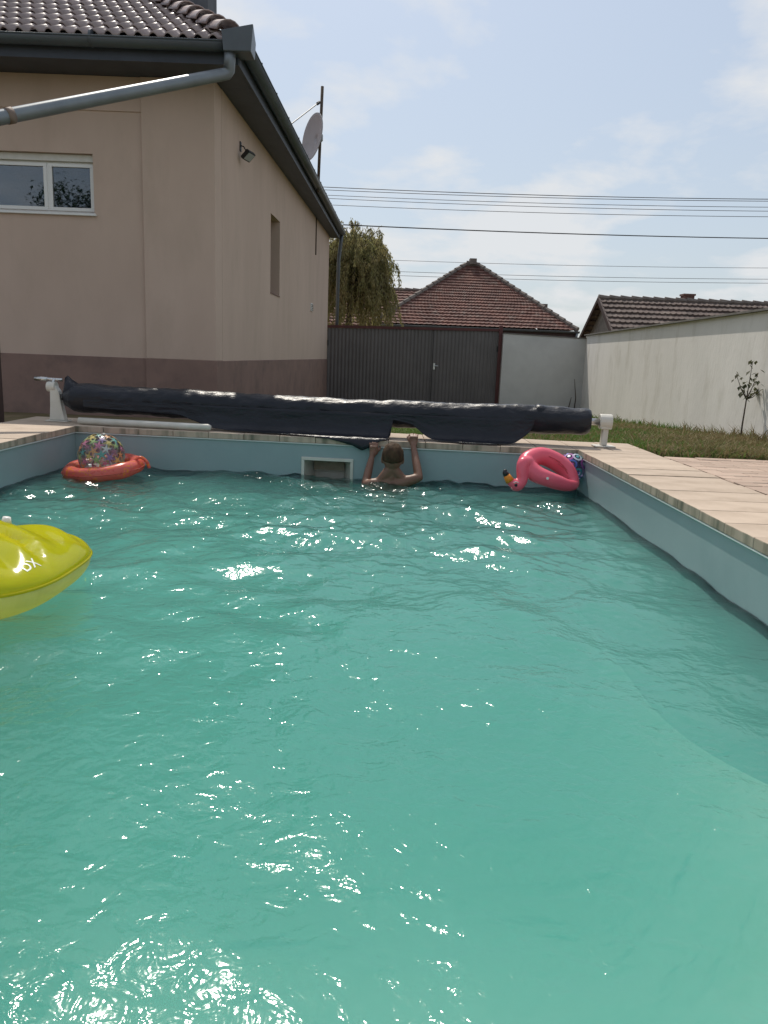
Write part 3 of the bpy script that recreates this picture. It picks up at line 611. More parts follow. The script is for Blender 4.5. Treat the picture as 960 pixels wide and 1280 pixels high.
obj('chimney', MB().box(-3.70, -3.13, 13.66, 14.3, 5.0, 7.6).box(-3.75, -3.08, 13.61, 14.35, 7.601, 7.68), 'chimney', house, bevel=.01)
obj('wall_conduit', MB().tube([(SX(19.1)+.014, 19.1, ZS), (SX(19.1)+.014, 19.1, 2.96)], .014, 6), 'stick', house)
v = obj('wall_vent', sbox(MB(), 18.42, 18.74, .001, .022, 1.635, 1.81), 'pvc', house, bevel=.004)
for i in range(4): obj('louvre', sbox(MB(), 18.45, 18.71, .0225, .032, 1.655+i*.037, 1.67+i*.037), 'stick', v)
# floodlight
fl = thing('floodlight', (SX(11.24), 11.24, 3.31), 'small black floodlight on bracket high on the house side wall', 'floodlight')
fc = np.array([SX(11.24)+.12, 11.18, 3.265]); ax = [(.62, -.3, -.72), (.35, .94, -.05), (.7, -.2, .68)]
obj('housing', MB().obox(fc, ax, (.028, .09, .068)), 'black', fl, bevel=.006)
obj('lens', MB().obox(fc+np.array(ax[0])/np.linalg.norm(ax[0])*.029, ax, (.002, .074, .052)), 'dish', fl)
obj('bracket', MB().tube([(SX(11.24), 11.24, 3.41), (SX(11.24)+.05, 11.24, 3.39), fc+np.array([-.01, .03, .03])], .009, 6).box(SX(11.24)+.0005, SX(11.24)+.014, 11.2, 11.28, 3.33, 3.45), 'black', fl)
# satellite dish on its mast
sd = thing('satellite_dish', (-1.56, 16.3, 3.9), 'grey satellite dish on a thin mast above the house gutter', 'satellite dish')
b0, t0 = ony(397.5, 232, 16.3), ony(403, 108, 16.3)
obj('mast', MB().tube([b0+np.array([0, 0, -.12]), t0], .03, 10), 'stick', sd, smooth=True)
dc = ony(393, 172, 16.2); ax = np.array([-.84, -.55, .14]); ax /= np.linalg.norm(ax); s1 = np.cross(ax, [0, 0, 1]); s1 /= np.linalg.norm(s1); s2 = np.cross(s1, ax)
A = [[dc+ax*(.10*(q*q)-.05)+q*.435*(math.cos(t)*s1*.95+math.sin(t)*s2*1.03) for t in np.linspace(0, 2*math.pi, 33)[:-1]] for q in (.001, .25, .5, .75, .92, 1)]
o = obj('reflector', MB().grid(A, closed=True), 'dish', sd, smooth=True, solid=.012)
obj('mount', MB().tube([dc-ax*.05, dc-ax*.16, ony(400.3, 172, 16.3)], .03, 8).box(*sum(([c-.05, c+.05] for c in ony(400.3, 172, 16.3)), [])), 'dish', sd)
fd = dc+ax*.42-s2*.30
obj('feed_arm', MB().tube([dc-s2*.41+ax*.05, fd, dc+ax*.46-s2*.12], .012, 6).tube([dc+ax*.46-s2*.12, dc+ax*.38-s2*.10], .032, 10), 'dish', sd)
g1, g2 = ony(364, 155, 14.6), ony(399, 128, 16.3)
obj('stay_wire', MB().tube([g1, g2], .010, 6).tube([g2-(g2-g1)*.07, g2], .03, 8), 'black', sd)

# dark timber post at the corner of the terrace
po = thing('timber_post', (-3.59, 7.02, -.07), 'dark brown timber post standing beside the terrace left of the pool', 'post')
obj('post_shaft', MB().box(-3.66, -3.53, 6.95, 7.09, -.1, 1.26), 'wood', po, bevel=.008)
obj('post_cap', MB().hexa([(-3.675, 6.935, 1.261), (-3.52, 6.935, 1.261), (-3.52, 7.105, 1.261), (-3.675, 7.105, 1.261)], [(-3.62, 7.0, 1.3), (-3.575, 7.0, 1.3), (-3.575, 7.04, 1.3), (-3.62, 7.04, 1.3)]), 'wood', po)

# ------------------------------------------------------------------ gate and garden walls
GY = 22.0
gt = thing('driveway_gate', (.5, GY, gz(0, GY)), 'dark grey ribbed double gate with maroon top rail beside the house', 'gate')
GX0, GX1, GT = -1.80, 3.05, 1.47
def ribbed(xa, xb):
    mb = MB(); n = int((xb-xa)/.05); A = [[], []]
    for i in range(n*2+1):
        x = xa+(xb-xa)*i/(n*2); yy = GY+(.0 if (i//1) % 4 in (0, 1) else .011)
        A[0].append((x, yy, gz(0, GY)+.05)); A[1].append((x, yy, GT-.05+.04*(x-.5)/2))
    return mb.grid(A)
xmid = ony(540, 460, GY)[0]
for xa, xb in ((GX0+.05, xmid-.012), (xmid+.012, GX1-.05)):
    lf_ = obj('gate_leaf', ribbed(xa, xb), 'gate', gt)
    zt = lambda x: GT+.02*(x-.5)
    obj('leaf_stile', MB().box(xa-.02, xa+.02, GY-.018, GY-.002, gz(0, GY)+.04, GT-.08), 'gate', lf_); obj('leaf_stile', MB().box(xb-.02, xb+.02, GY-.018, GY-.002, gz(0, GY)+.04, GT-.08), 'gate', lf_)
    obj('hinge', MB().tube([(xa if xa < 0 else xb, GY-.035, .9), (xa if xa < 0 else xb, GY-.035, 1.05)], .02, 8), 'black', lf_)
obj('top_rail', MB().hexa([(GX0, GY-.03, GT-.05-.035), (GX1, GY-.03, GT-.05+.035), (GX1, GY+.05, GT-.05+.035), (GX0, GY+.05, GT-.05-.035)], [(GX0, GY-.03, GT+.02-.035), (GX1, GY-.03, GT+.02+.035), (GX1, GY+.05, GT+.02+.035), (GX0, GY+.05, GT+.02-.035)]), 'maroon', gt)
obj('gate_post', MB().box(GX1-.04, GX1+.06, GY-.05, GY+.05, gz(0, GY)-.1, GT+.14), 'maroon', gt, bevel=.005)
obj('gate_post', MB().box(GX0-.09, GX0-.001, GY-.05, GY+.05, gz(0, GY)-.1, GT+.03), 'maroon', gt, bevel=.005)
obj('gate_handle', MB().tube([(xmid+.05, GY-.02, .45), (xmid+.05, GY-.06, .45), (xmid+.16, GY-.06, .45)], .012, 8).box(xmid+.03, xmid+.08, GY-.024, GY-.0185, .35, .52), 'steel', gt)
# walls with uneven plaster
def plaster_wall(name, a, b, za0, za1, zt0, zt1, thick, m, label, amp, capov, group=None):
    a, b = np.array(a, float), np.array(b, float); d = b-a; Ln = np.linalg.norm(d); d /= Ln; n = np.array([d[1], -d[0]])   # n points to the yard
    t = thing(name, (*(a+b)/2, za0), label, 'wall', group)
    nl, nh = max(8, int(Ln/.07)), 30; A = []
    for j in range(nh+1):
        rowA = []
        for i in range(nl+1):
            f, g = i/nl, j/nh; p = a+d*Ln*f; z = (za0+(za1-za0)*f)*(1-g)+(zt0+(zt1-zt0)*f)*g
            q = amp*(.7*mnoise.noise((p[0]*.9, p[1]*.9, z*.5))+.9*mnoise.noise((p[0]*2.6, p[1]*2.6, z*1.6+5))+.35*mnoise.noise((p[0]*6, p[1]*6, z*5+9)))
            rowA.append((p[0]+n[0]*q, p[1]+n[1]*q, z))
        A.append(rowA)
    mb = MB().grid(A)
    o_ = -n*thick; c = [(*a, za0), (*b, za1), (*b, zt1), (*a, zt0)]; k = [(x+o_[0], y+o_[1], z) for x, y, z in c]
    mb.add(k, [(3, 2, 1, 0)]); mb.add([c[3], c[2], k[2], k[3]], [(0, 1, 2, 3)]); mb.add([c[0], c[3], k[3], k[0]], [(0, 1, 2, 3)]); mb.add([c[1], k[1], k[2], c[2]], [(0, 1, 2, 3)])
    obj('wall_body', mb, m, t, smooth=False)
    e = n*capov; w = -n*(thick+capov); ns = max(2, int(Ln/.9))
    for i in range(ns):
        f0, f1 = (i+.002)/ns, (i+.998)/ns; p, q = a+d*Ln*f0, a+d*Ln*f1; z0, z1 = zt0+(zt1-zt0)*f0, zt0+(zt1-zt0)*f1
        jt = [random.uniform(-.006, .006) for _ in range(2)]
        pts = [(*(p+e*(1+jt[0]*20)), z0), (*(q+e*(1+jt[1]*20)), z1), (*(q+w), z1), (*(p+w), z0)]
        obj('cap_slab', MB().hexa([(x, y, z+.002) for x, y, z in pts], [(x, y, z+.028) for x, y, z in pts]), 'capstone', t)
    return t
plaster_wall('garden_wall', (5.62, GY+.02), (GX1+.07, GY+.02), -1.0, -1.0, 1.33, 1.395, .2, 'wallgrey', 'grey rendered wall between the gate post and the corner', .006, .02)
plaster_wall('garden_wall', (wallx(-3), -3.0), (wallx(21.9), 21.9), -.2, -1.0, 1.29, 1.43, .22, 'wallwhite', 'long uneven whitewashed wall along the lawn', .030, .055)
# thin dead stems in the wall corner
for i, (xx, yy, h) in enumerate(((5.2, 21.7, 1.05), (5.05, 21.8, .55))):
    tag(obj('dry_stem', MB().tube([(xx, yy, gz(0, yy)), (xx+.03, yy, gz(0, yy)+h*.5), (xx+(.08 if i else -.05), yy, gz(0, yy)+h)], [.02, .014, .006], 6), 'stick', smooth=True), ('tall' if not i else 'short')+' dry stem standing in the corner of the grey wall', 'stem', 'dry stems in the wall corner')

# ------------------------------------------------------------------ sapling, stakes, weeds
def leaf_cluster(mb, c, n, size, spread, droop=.4):
    for _ in range(n):
        p = np.array(c)+np.array([random.gauss(0, spread), random.gauss(0, spread), random.gauss(0, spread*.7)])
        a = random.uniform(0, 6.28); d = np.array([math.cos(a), math.sin(a), -droop+random.uniform(-.5, .3)]); d /= np.linalg.norm(d)
        s = np.cross(d, [0, 0, 1]); s = s/(np.linalg.norm(s)+1e-6); L = size*random.uniform(.7, 1.25); w = L*.3; nn = np.cross(s, d)
        o = len(mb.v); mb.v += [tuple(p), tuple(p+d*L*.45+s*w+nn*.1*L), tuple(p+d*L), tuple(p+d*L*.45-s*w+nn*.1*L)]; mb.f.append((o, o+1, o+2, o+3))
def place(px, py):       # foot of a thing on the lawn
    z = -.2
    for _ in range(20): p = onz(px, py, z); z = gz(p[0], p[1])
    return p
b = place(925, 553); D = b[1]
sap = thing('young_tree', b, 'thin young tree with few drooping leaves before the whitewashed wall', 'tree')
pt = lambda x, y, dd=0: ony(x, y, D+dd)
fork = pt(933, 499); tips = [pt(941, 452, .05), pt(948, 466, -.08), pt(921, 470, .03), pt(951, 484, .1), pt(943, 478, -.1), pt(930, 482, .08), pt(949, 490, -.05)]
obj('trunk', MB().tube([b+np.array([0, 0, -.05]), pt(928, 530), fork], [.012, .010, .008], 8), 'stick', sap, smooth=True)
mb = MB()
for tp_ in tips: mb.tube([fork, (fork+tp_)/2+np.array([0, 0, -.02]), tp_], [.008, .005, .003], 5)
obj('branches', mb, 'stick', sap)
mb = MB()
for tp_ in tips+[fork+np.array([.01, 0, .05]), fork+np.array([-.03, 0, .08]), (tips[0]+fork)/2]: leaf_cluster(mb, tp_, 6, .075, .035, .9)
obj('crown', mb, 'sapleaf', sap)
for (x0, y0, x1, y1), lb in (((839, 533, 831, 511), 'leaning wooden stake in the lawn beside the small weed'), ((779, 526, 777, 509), 'upright wooden stake near the wall corner')):
    p = place(x0, y0); q = ony(x1, y1, p[1]); dq = q-p
    so = obj('garden_stake', MB().tube([p-dq*.1, p+dq*.95, q+dq*.04], [.022, .02, .012], 6), 'stick', loc=p); tag(so, lb, 'stake', 'stakes in the lawn')
p = place(845, 534); wd = thing('weed_plant', p, 'small leafy weed sprouting in the grass by the wall', 'plant')
mb = MB(); lm = MB()
for (qx, qy) in ((843, 518), (847, 522), (850, 526), (841, 526)):
    q = ony(qx, qy, p[1]+random.uniform(-.1, .1)); mb.tube([p, (p+q)/2+np.array([.01, 0, .02]), q], [.008, .006, .003], 5); leaf_cluster(lm, q, 8, .08, .03, .2); leaf_cluster(lm, (p+q)/2, 5, .08, .03, .2)
obj('stems', mb, 'stick', wd); obj('leaves', lm, 'treeleaf', wd)
for (qx, qy, i) in ((855, 540, 0), (862, 545, 1)):
    p = place(qx, qy); tag(obj('field_stone', MB().ball(p+np.array([0, 0, .01]), (.11-.03*i, .08, .035), 9, 6), 'capstone', loc=p), ('larger' if i == 0 else 'smaller')+' pale flat field stone half sunk in the dry grass', 'stone', 'stones in the grass')

# ------------------------------------------------------------------ cover reel
reel = thing('cover_reel', (-.56, 6.5, 0), 'pool cover reel with dark rolled tarp across the far coping', 'cover reel')
RA, RB = np.array([-2.80, 6.725, .215]), np.array([1.665, 6.352, .205]); rd = RB-RA; RL = np.linalg.norm(rd); rd /= RL; rn = np.array([rd[1], -rd[0], 0]); rn /= np.linalg.norm(rn)  # rn towards the camera
A = []; nl, nr = 260, 44
for i in range(nl+1):
    f = i/nl; c = RA+rd*RL*f; base = .108+.012*(1-f)+.006*math.sin(f*9)+.004*math.sin(f*31)
    e = 1.0
    if f < .02: e = .62+.38*(f/.02)
    if f > .985: e = .80+.20*math.sqrt(max(0, (1-f)/.015))
    rowA = []
    for k in range(nr):
        t = 2*math.pi*k/nr
        w = .006*mnoise.noise((f*22, math.cos(t)*1.3, math.sin(t)*1.3))+.005*mnoise.noise((f*70, math.cos(t)*2.5+4, math.sin(t)*2.5))
        ri = (base+w*1.25)*e; sag = -.012*math.sin(math.pi*f)
        rowA.append(c+ri*(math.cos(t)*rn+math.sin(t)*np.array([0, 0, 1.0]))+np.array([0, 0, sag]))
    A.append(rowA)
mb = MB().grid(A, closed=True); n0 = nr
mb.f += [tuple(range(nr-1, -1, -1)), tuple(range(nl*nr, nl*nr+nr))]
cov = obj('rolled_cover', mb, 'tarp', reel, smooth=True)
# folded peak of tarp at the left end
pk = []
for f, hgt, wd_ in ((0.0, .165, .02), (.006, .185, .045), (.014, .15, .07), (.028, .115, .07), (.045, .098, .05)):
    c = RA+rd*RL*f; pk.append([c+rn*.085+np.array([0, 0, -.02]), c+rn*wd_+np.array([0, 0, hgt*.75]), c+rn*.005+np.array([0, 0, hgt]), c-rn*wd_+np.array([0, 0, hgt*.7]), c-rn*.085+np.array([0, 0, 0])])
obj('cover_fold', MB().grid(pk), 'tarp', cov, smooth=True, solid=.006)
fo = [];
for f, h in ((.895, .098), (.902, .125), (.912, .118), (.925, .104), (.945, .07)):
    c = RA+rd*RL*f; fo.append([c+rn*.02+np.array([0, 0, h]), c+rn*.055+np.array([0, 0, h-.012]), c+rn*.092+np.array([0, 0, h-.055])])
obj('cover_fold', MB().grid(fo), 'tarp', cov, smooth=True, solid=.004)
# loose skirt hanging from the roll to the pool edge
path = [(.152, .205), (.146, .120), (.130, .055), (.095, .020), (.05, .012), (-.012, .012), (-.030, -.004), (-.036, -.035), (-.038, -.09)]
cum = [0]
for a_, b_ in zip(path[:-1], path[1:]): cum.append(cum[-1]+math.hypot(b_[0]-a_[0], b_[1]-a_[1]))
def skirt(s):
    s = min(max(s, 0), cum[-1])
    for i in range(len(path)-1):
        if s <= cum[i+1]: t = (s-cum[i])/(cum[i+1]-cum[i]); return path[i][0]+(path[i+1][0]-path[i][0])*t, path[i][1]+(path[i+1][1]-path[i][1])*t
prof = [(-2.60, .06), (-1.75, .09), (-1.45, .20), (-1.2, cum[4]), (-.62, cum[5]+.01), (-.48, cum[6]), (-.28, cum[7]+.015), (-.20, cum[8]), (-.12, cum[7]+.02), (-.05, cum[6]), (.02, cum[5]), (.035, .05), (.20, .08), (.30, .16), (.42, cum[4]), (.6, cum[5]), (.85, cum[5]), (.98, cum[4]), (1.08, .17), (1.16, .10), (1.19, .03)]
A = []; xs_ = np.linspace(-2.60, 1.19, 190)
for x in xs_:
    Ls = np.interp(x, [p[0] for p in prof], [p[1] for p in prof]); rowA = []
    for k in range(15):
        o_, z_ = skirt(Ls*k/14); wv = .006*mnoise.noise((x*6, k*.3, 1)); rowA.append((x, far_y(x)+o_+wv*.6, max(z_, .006 if o_ > -.02 else -9)+abs(wv)))
    A.append(rowA)
obj('cover_skirt', MB().grid(A), 'tarp', cov, smooth=True, solid=.003)
# axle, stands, crank
obj('axle', MB().tube([RA-rd*.10, RA+rd*.3], .026, 12).tube([RB-rd*.3, RB+rd*.13], .028, 14), 'steel', reel, smooth=True)
rs = RB+rd*.125                                # right stand
stand = obj('stand', MB().hexa([(rs[0]-.030, rs[1]-.03, .016), (rs[0]+.022, rs[1]-.03, .016), (rs[0]+.022, rs[1]+.03, .016), (rs[0]-.030, rs[1]+.03, .016)], [(rs[0]-.020, rs[1]-.03, .16), (rs[0]+.026, rs[1]-.03, .16), (rs[0]+.026, rs[1]+.03, .16), (rs[0]-.020, rs[1]+.03, .16)]), 'whiteplastic', reel, bevel=.008)
obj('bearing_head', MB().tube([rs-rd*.05+np.array([0, 0, .005]), rs+rd*.05+np.array([0, 0, .005])], .062, 18).box(rs[0]-.045, rs[0]+.045, rs[1]-.045, rs[1]+.045, .15, .215), 'whiteplastic', stand, bevel=.006)
obj('foot_plate', MB().box(rs[0]-.085, rs[0]+.085, rs[1]-.07, rs[1]+.07, .003, .015), 'whiteplastic', stand, bevel=.004)
ls = RA-rd*.085
stand = obj('stand', MB().prism([(-.06, 0), (.075, 0), (.05, .12), (.03, .25), (-.01, .31), (-.045, .30), (-.05, .12)], 0, 1), 'whiteplastic', reel)
vv = [np.array(v.co) for v in stand.data.vertices]; og = np.array(origin(reel))
for v, w in zip(stand.data.vertices, vv):
    wc = w+og; v.co = Vector((ls[0]+wc[0], ls[1]-.035+.07*round(wc[2]), .014+wc[1]))-Vector(og)
q = stand.modifiers.new('b', 'BEVEL'); q.width = .006; q.segments = 2
obj('bearing_head', MB().tube([ls-rd*.045+np.array([-.03, 0, .085]), ls+rd*.03+np.array([-.03, 0, .085])], .045, 16), 'whiteplastic', stand, bevel=.004)
obj('foot_plate', MB().box(ls[0]-.09, ls[0]+.10, ls[1]-.06, ls[1]+.06, .003, .013), 'whiteplastic', stand, bevel=.003)
obj('crank_rod', MB().tube([ls+np.array([.05, 0, .145]), ls+np.array([-.185, .015, .15])], .014, 10).tube([ls+np.array([-.08, .005, .147]), ls+np.array([-.19, .015, .15])], .019, 12).tube([ls+np.array([-.03, -.01, .09]), ls+np.array([-.012, -.01, .16])], .012, 8), 'steel', reel, smooth=True)
# white pole lying on the coping
pA = FP(-2.62, .10, .034); pB = FP(-1.46, .035, .034)
pl = tag(obj('white_pole', MB().tube([pA, np.array(pA)*.02+np.array(pB)*.98, pB], [.028, .028, .017], 14), 'whiteplastic', smooth=True, loc=np.array(pA)), 'white plastic pole lying on the coping under the left half of the reel', 'pole')

# ------------------------------------------------------------------ person holding the pool edge
pr = thing('person', (.03, 5.95, -1.3), 'person with short brown hair in the water, holding the far pool edge, seen from behind', 'person')
YH = 5.97
hc = ony(491, 571, YH); hc = hc+np.array([0, 0, -.004])
nk = ony(489, 596, YH+.0); shl = ony(466, 605, YH+.0); shr = ony(511, 601, YH+.0)
ell, elr = ony(456.5, 606, YH+.03), ony(523.5, 597, YH+.0)
hl = np.array([-.103, far_y(-.1)-.045, -.078]); hr = np.array([.218, far_y(.2)-.006, .012])
mb = MB()
def limb(a, b, r0, r1, bulge=0, n=7):
    a, b = np.array(a), np.array(b); P_ = [a+(b-a)*i/n for i in range(n+1)]; mb.tube(P_, [r0+(r1-r0)*i/n+bulge*math.sin(math.pi*i/n) for i in range(n+1)], 14)
    mb.ball(a, r0, 12, 8); mb.ball(b, r1, 12, 8)
# torso, pelvis, legs (under water)
chest = (shl+shr)/2+np.array([0, .02, -.12]); pel = chest+np.array([0, .03, -.33])
mb.ball(chest+np.array([0, 0, .02]), (.145, .085, .15)); mb.ball((chest+pel)/2, (.115, .08, .17)); mb.ball(pel, (.125, .09, .10))
limb(nk+np.array([0, .01, -.03]), hc+np.array([0, .005, -.05]), .046, .044)
for s_, sh in ((-1, shl), (1, shr)):
    limb(sh, chest+np.array([.03*s_, 0, .10]), .045, .07); limb(sh*.7+nk*.3, hc*.45+nk*.55, .03, .05); mb.ball(sh, .045)
    hip = pel+np.array([.065*s_, 0, -.05]); kn = hip+np.array([.02*s_, -.05, -.30]); an = kn+np.array([0, .06, -.30])
    limb(hip, kn, .075, .05, .004); limb(kn, an, .048, .032, .008); limb(an+np.array([0, 0, -.02]), an+np.array([0, .12, -.04]), .032, .022)
limb(shl, ell, .041, .034, .003); limb(ell, hl+np.array([-.012, -.01, -.055]), .034, .023, .004)
limb(shr, elr, .041, .034, .003); limb(elr, hr+np.array([.0, -.03, -.055]), .034, .023, .004)
mb.ball(hc+np.array([0, .006, -.005]), (.077, .09, .102)); mb.ball(hc+np.array([0, .055, -.055]), (.05, .04, .05))      # skull, jaw (facing the wall)
mb.ball(hc+np.array([0, .10, -.03]), (.012, .018, .02))                                                                   # nose
mb.ball(hc+np.array([0, .092, -.062]), (.022, .012, .009))                                                                # lips
for s_ in (-1, 1): mb.ball(hc+np.array([(.081)*s_, .008, -.022]), (.011, .02, .031))                                        # ears
def hand(h, wr, spread, curl, s_):
    h = np.array(h); mb.obox(h, [(1, 0, 0), (0, 1, .15), (0, -.15, 1)], (.033, .014, .036)); mb.ball(h, (.034, .018, .038)); limb(wr, h+np.array([0, 0, -.02]), .023, .026)
    for i in range(4):
        b0 = h+np.array([(-.0255+.017*i), 0, .032]); Lf = (.9, 1.05, 1.0, .78)[i if s_ > 0 else 3-i]
        j1 = b0+np.array([spread*(i-1.5)*.004, curl[0][0]*.028*Lf, curl[0][1]*.028*Lf]); j2 = j1+np.array([0, curl[1][0]*.022*Lf, curl[1][1]*.022*Lf]); j3 = j2+np.array([0, curl[2][0]*.016*Lf, curl[2][1]*.016*Lf])
        mb.tube([b0-np.array([0, 0, .02]), b0, j1, j2, j3], [.009, .009, .0082, .0075, .006], 8); mb.ball(j3, .006, 8, 6)
    t0 = h+np.array([-.028*s_, 0, -.012]); mb.tube([t0, t0+np.array([-.020*s_, .004, .018]), t0+np.array([-.024*s_, .016, .036]), t0+np.array([-.018*s_, .03, .044])], [.012, .0105, .009, .007], 8)
hand(hl, hl+np.array([-.012, -.01, -.055]), 1, ((.35, .94), (.95, .25), (.75, -.65)), -1)
hand(hr, hr+np.array([0, -.03, -.055]), 1, ((.85, .5), (1, -.05), (.95, -.25)), 1)
body = obj('body', mb, 'skin', pr); bake(body, .0065, 4)
mb = MB()          # hair cap over crown and back of the head
nv_, nu_ = 22, 40; A = []
for i in range(nv_+1):
    rowA = []
    for k in range(nu_):
        t = 2*math.pi*k/nu_; front = max(0, math.sin(t)); lim = 1.98-.55*front**.7-.12*abs(math.cos(t))
        ph = lim*i/nv_; q = 1.0+.05*mnoise.noise((math.cos(t)*3, math.sin(t)*3, ph*4))+.03*mnoise.noise((math.cos(t)*9, math.sin(t)*9, ph*10))
        if i == nv_: q *= .955
        rowA.append(hc+np.array([.084*math.sin(ph)*math.cos(t)*q, .006+.097*math.sin(ph)*math.sin(t)*q, .004+.109*math.cos(ph)*q]))
    A.append(rowA)
obj('hair', MB().grid(A, closed=True), 'hair', pr, smooth=True, solid=.006)
A = []
for f, w in ((0, .118), (.3, .128), (.6, .134), (1, .136)):
    A.append([pel+np.array([w*math.cos(t)*1.03, w*.76*math.sin(t), .06-.18*f]) for t in np.linspace(0, 2*math.pi, 25)[:-1]])
obj('swim_shorts', MB().grid(A, closed=True), 'shorts', pr, smooth=True, solid=.006)

# ------------------------------------------------------------------ floats
# flamingo
FY = 5.70; k = F/FY
def fp3(x, y, dd): return ony(x, y, FY+dd)
fg = thing('flamingo_float', fp3(690, 612, 0), 'pink inflatable flamingo float tipped on its side in the pool corner', 'float')
loop = [fp3(*p) for p in ((658, 579, .0), (665, 572.5, .05), (677, 570, .09), (691, 575, .11), (703, 583, .11), (712, 594, .08), (717, 605, .02), (709, 606.5, -.05), (697, 603, -.07), (683, 598, -.08), (668, 591, -.05))]
rr_ = [.066, .068, .068, .070, .070, .062, .042, .046, .056, .060, .066]
P_ = spline(loop, 6, True); Rr = [float(a[0]) for a in spline([[r] for r in rr_], 6, True)]
mb = MB(); mb.tube(P_, Rr, 20, closed=True)
neck = spline([fp3(661, 578, -.02), fp3(654, 579, -.07), fp3(652.5, 589, -.09), fp3(653, 599, -.10), fp3(650, 605, -.11), fp3(644, 607, -.12)], 6)
mb.tube(neck, list(np.linspace(.048, .036, len(neck))), 16); mb.ball(fp3(646, 606.5, -.115), (.052, .048, .046))
mb.tube([fp3(646, 606, -.115), fp3(639, 603, -.12), fp3(636.5, 600, -.12)], [.042, .034, .029], 14)
fb = obj('body', mb, 'pinkvinyl', fg, recalc=True); bake(fb, .009, 5)
bk = obj('beak', MB().tube([fp3(637.5, 601.5, -.12), fp3(635, 597.5, -.12), fp3(633, 593.5, -.12)], [.034, .029, .0235], 16), 'orangevinyl', fg, smooth=True)
obj('beak_tip', MB().tube([fp3(633.2, 594, -.12), fp3(631.3, 590.5, -.12), fp3(631.5, 588.2, -.12), fp3(633.5, 587.4, -.12)], [.0243, .02, .014, .006], 14), 'blackvinyl', bk, smooth=True)
vd = CAM-fp3(645, 607, -.12); vd = vd/np.linalg.norm(vd)
obj('eye', MB().ball(fp3(645, 606.5, -.115)+vd*.046, (.012, .006, .012), 12, 8), 'blackvinyl', fg, smooth=True)
obj('eyebrow', MB().tube([fp3(642.2, 603.5, -.115)+vd*.045, fp3(645, 602.2, -.115)+vd*.046, fp3(648, 603.5, -.115)+vd*.045], .0035, 6), 'whitevinyl', fg)
fm = mat('feather_print', (.58, .07, .10), rough=.35)
for a_ in (((694, 575), (702, 581), (708, 588)), ((697, 580), (705, 586), (710, 594)), ((686, 571), (693, 574), (700, 578))):
    obj('feather_line', MB().tube([fp3(x, y, .10)+vd*.071 for x, y in a_], .0028, 6), fm, fg)
obj('valve', MB().tube([fp3(684, 598, -.09)+vd*.055, fp3(684, 598, -.09)+vd*.066], .010, 10), 'whitevinyl', fg)
# small violet ball behind it
def star_poly(nr, r0, r1): return [((r0 if i % 2 == 0 else r1)*math.cos(math.pi*i/nr+.3), (r0 if i % 2 == 0 else r1)*math.sin(math.pi*i/nr+.3)) for i in range(nr*2)]
def on_sphere(c, R, n, poly, lift, rot=0):
    n = np.array(n)/np.linalg.norm(n); s1_ = np.cross(n, [.3, .2, 1]); s1_ /= np.linalg.norm(s1_); s2_ = np.cross(n, s1_); out_ = []
    cr_, sr_ = math.cos(rot), math.sin(rot)
    for x, y in poly:
        X, Y = x*cr_-y*sr_, x*sr_+y*cr_; a = math.hypot(X, Y)/R; dd = (X*s1_+Y*s2_)/(math.hypot(X, Y)+1e-9); out_.append(np.array(c)+(R+lift)*(math.cos(a)*n+math.sin(a)*dd))
    return out_, np.array(c)+(R+lift)*n
BR = .112; bc = ony(714, 584, 5.955)
vb = thing('beach_ball', bc-np.array([0, 0, BR]), 'small violet and blue beach ball wedged behind the flamingo float', 'beach ball')
obj('shell', MB().ball(bc, BR, 36, 24), 'clearviolet', vb, smooth=True)
cols = [mat('print_blue', (.08, .16, .45), rough=.4), mat('print_violet', (.35, .10, .35), rough=.4), mat('print_pale', (.55, .58, .68), rough=.4), mat('print_teal', (.08, .35, .38), rough=.4)]
i = 0
for el_ in (-50, -15, 20, 55):
    for az_ in range(0, 360, 60):
        a_, e_ = rad(az_+el_), rad(el_); n_ = (math.cos(a_)*math.cos(e_), math.sin(a_)*math.cos(e_), math.sin(e_))
        outer, _ = on_sphere(bc, BR, n_, [(.039*math.cos(t), .039*math.sin(t)) for t in np.linspace(0, 2*math.pi, 19)[:-1]], .0015)
        inner, _ = on_sphere(bc, BR, n_, [(.024*math.cos(t), .024*math.sin(t)) for t in np.linspace(0, 2*math.pi, 19)[:-1]], .0015)
        obj('ring_print', MB().grid([outer, inner], closed=True), cols[i % 4], vb); 
        o2, c2 = on_sphere(bc, BR, n_, [(.013*math.cos(t), .013*math.sin(t)) for t in np.linspace(0, 2*math.pi, 13)[:-1]], .0015)
        obj('dot_print', MB().add(o2+[c2], [(q_, (q_+1) % 12, 12) for q_ in range(12)]), cols[(i+1) % 4], vb); i += 1
# coral swim ring with a clear ball sitting in it
rc = onz(130, 588, -.28)+np.array([.0, .0, 0]); RR, rt = .245, .060
sr = thing('swim_ring', (rc[0], rc[1], WATER), 'coral red inflatable swim ring floating below the clear beach ball', 'swim ring')
tilt = lambda x, y: .03*(-y)/.25+.012*x
mb = MB(); P_ = [rc+np.array([RR*math.cos(t), RR*math.sin(t), .02+.025*math.cos(t)*1.0+.02*math.sin(t)]) for t in np.linspace(0, 2*math.pi, 49)[:-1]]
mb.tube(P_, [.058+.003*math.sin(7*t) for t in np.linspace(0, 2*math.pi, 49)[:-1]], 20, closed=True); obj('ring_tube', mb, 'ring', sr, smooth=True, recalc=True)
P2 = [rc+np.array([(RR+.059)*math.cos(t), (RR+.059)*math.sin(t), .02+.025*math.cos(t)+.02*math.sin(t)]) for t in np.linspace(0, 2*math.pi, 49)[:-1]]
obj('seam', MB().tube(P2, .004, 5, closed=True), 'ring', sr)
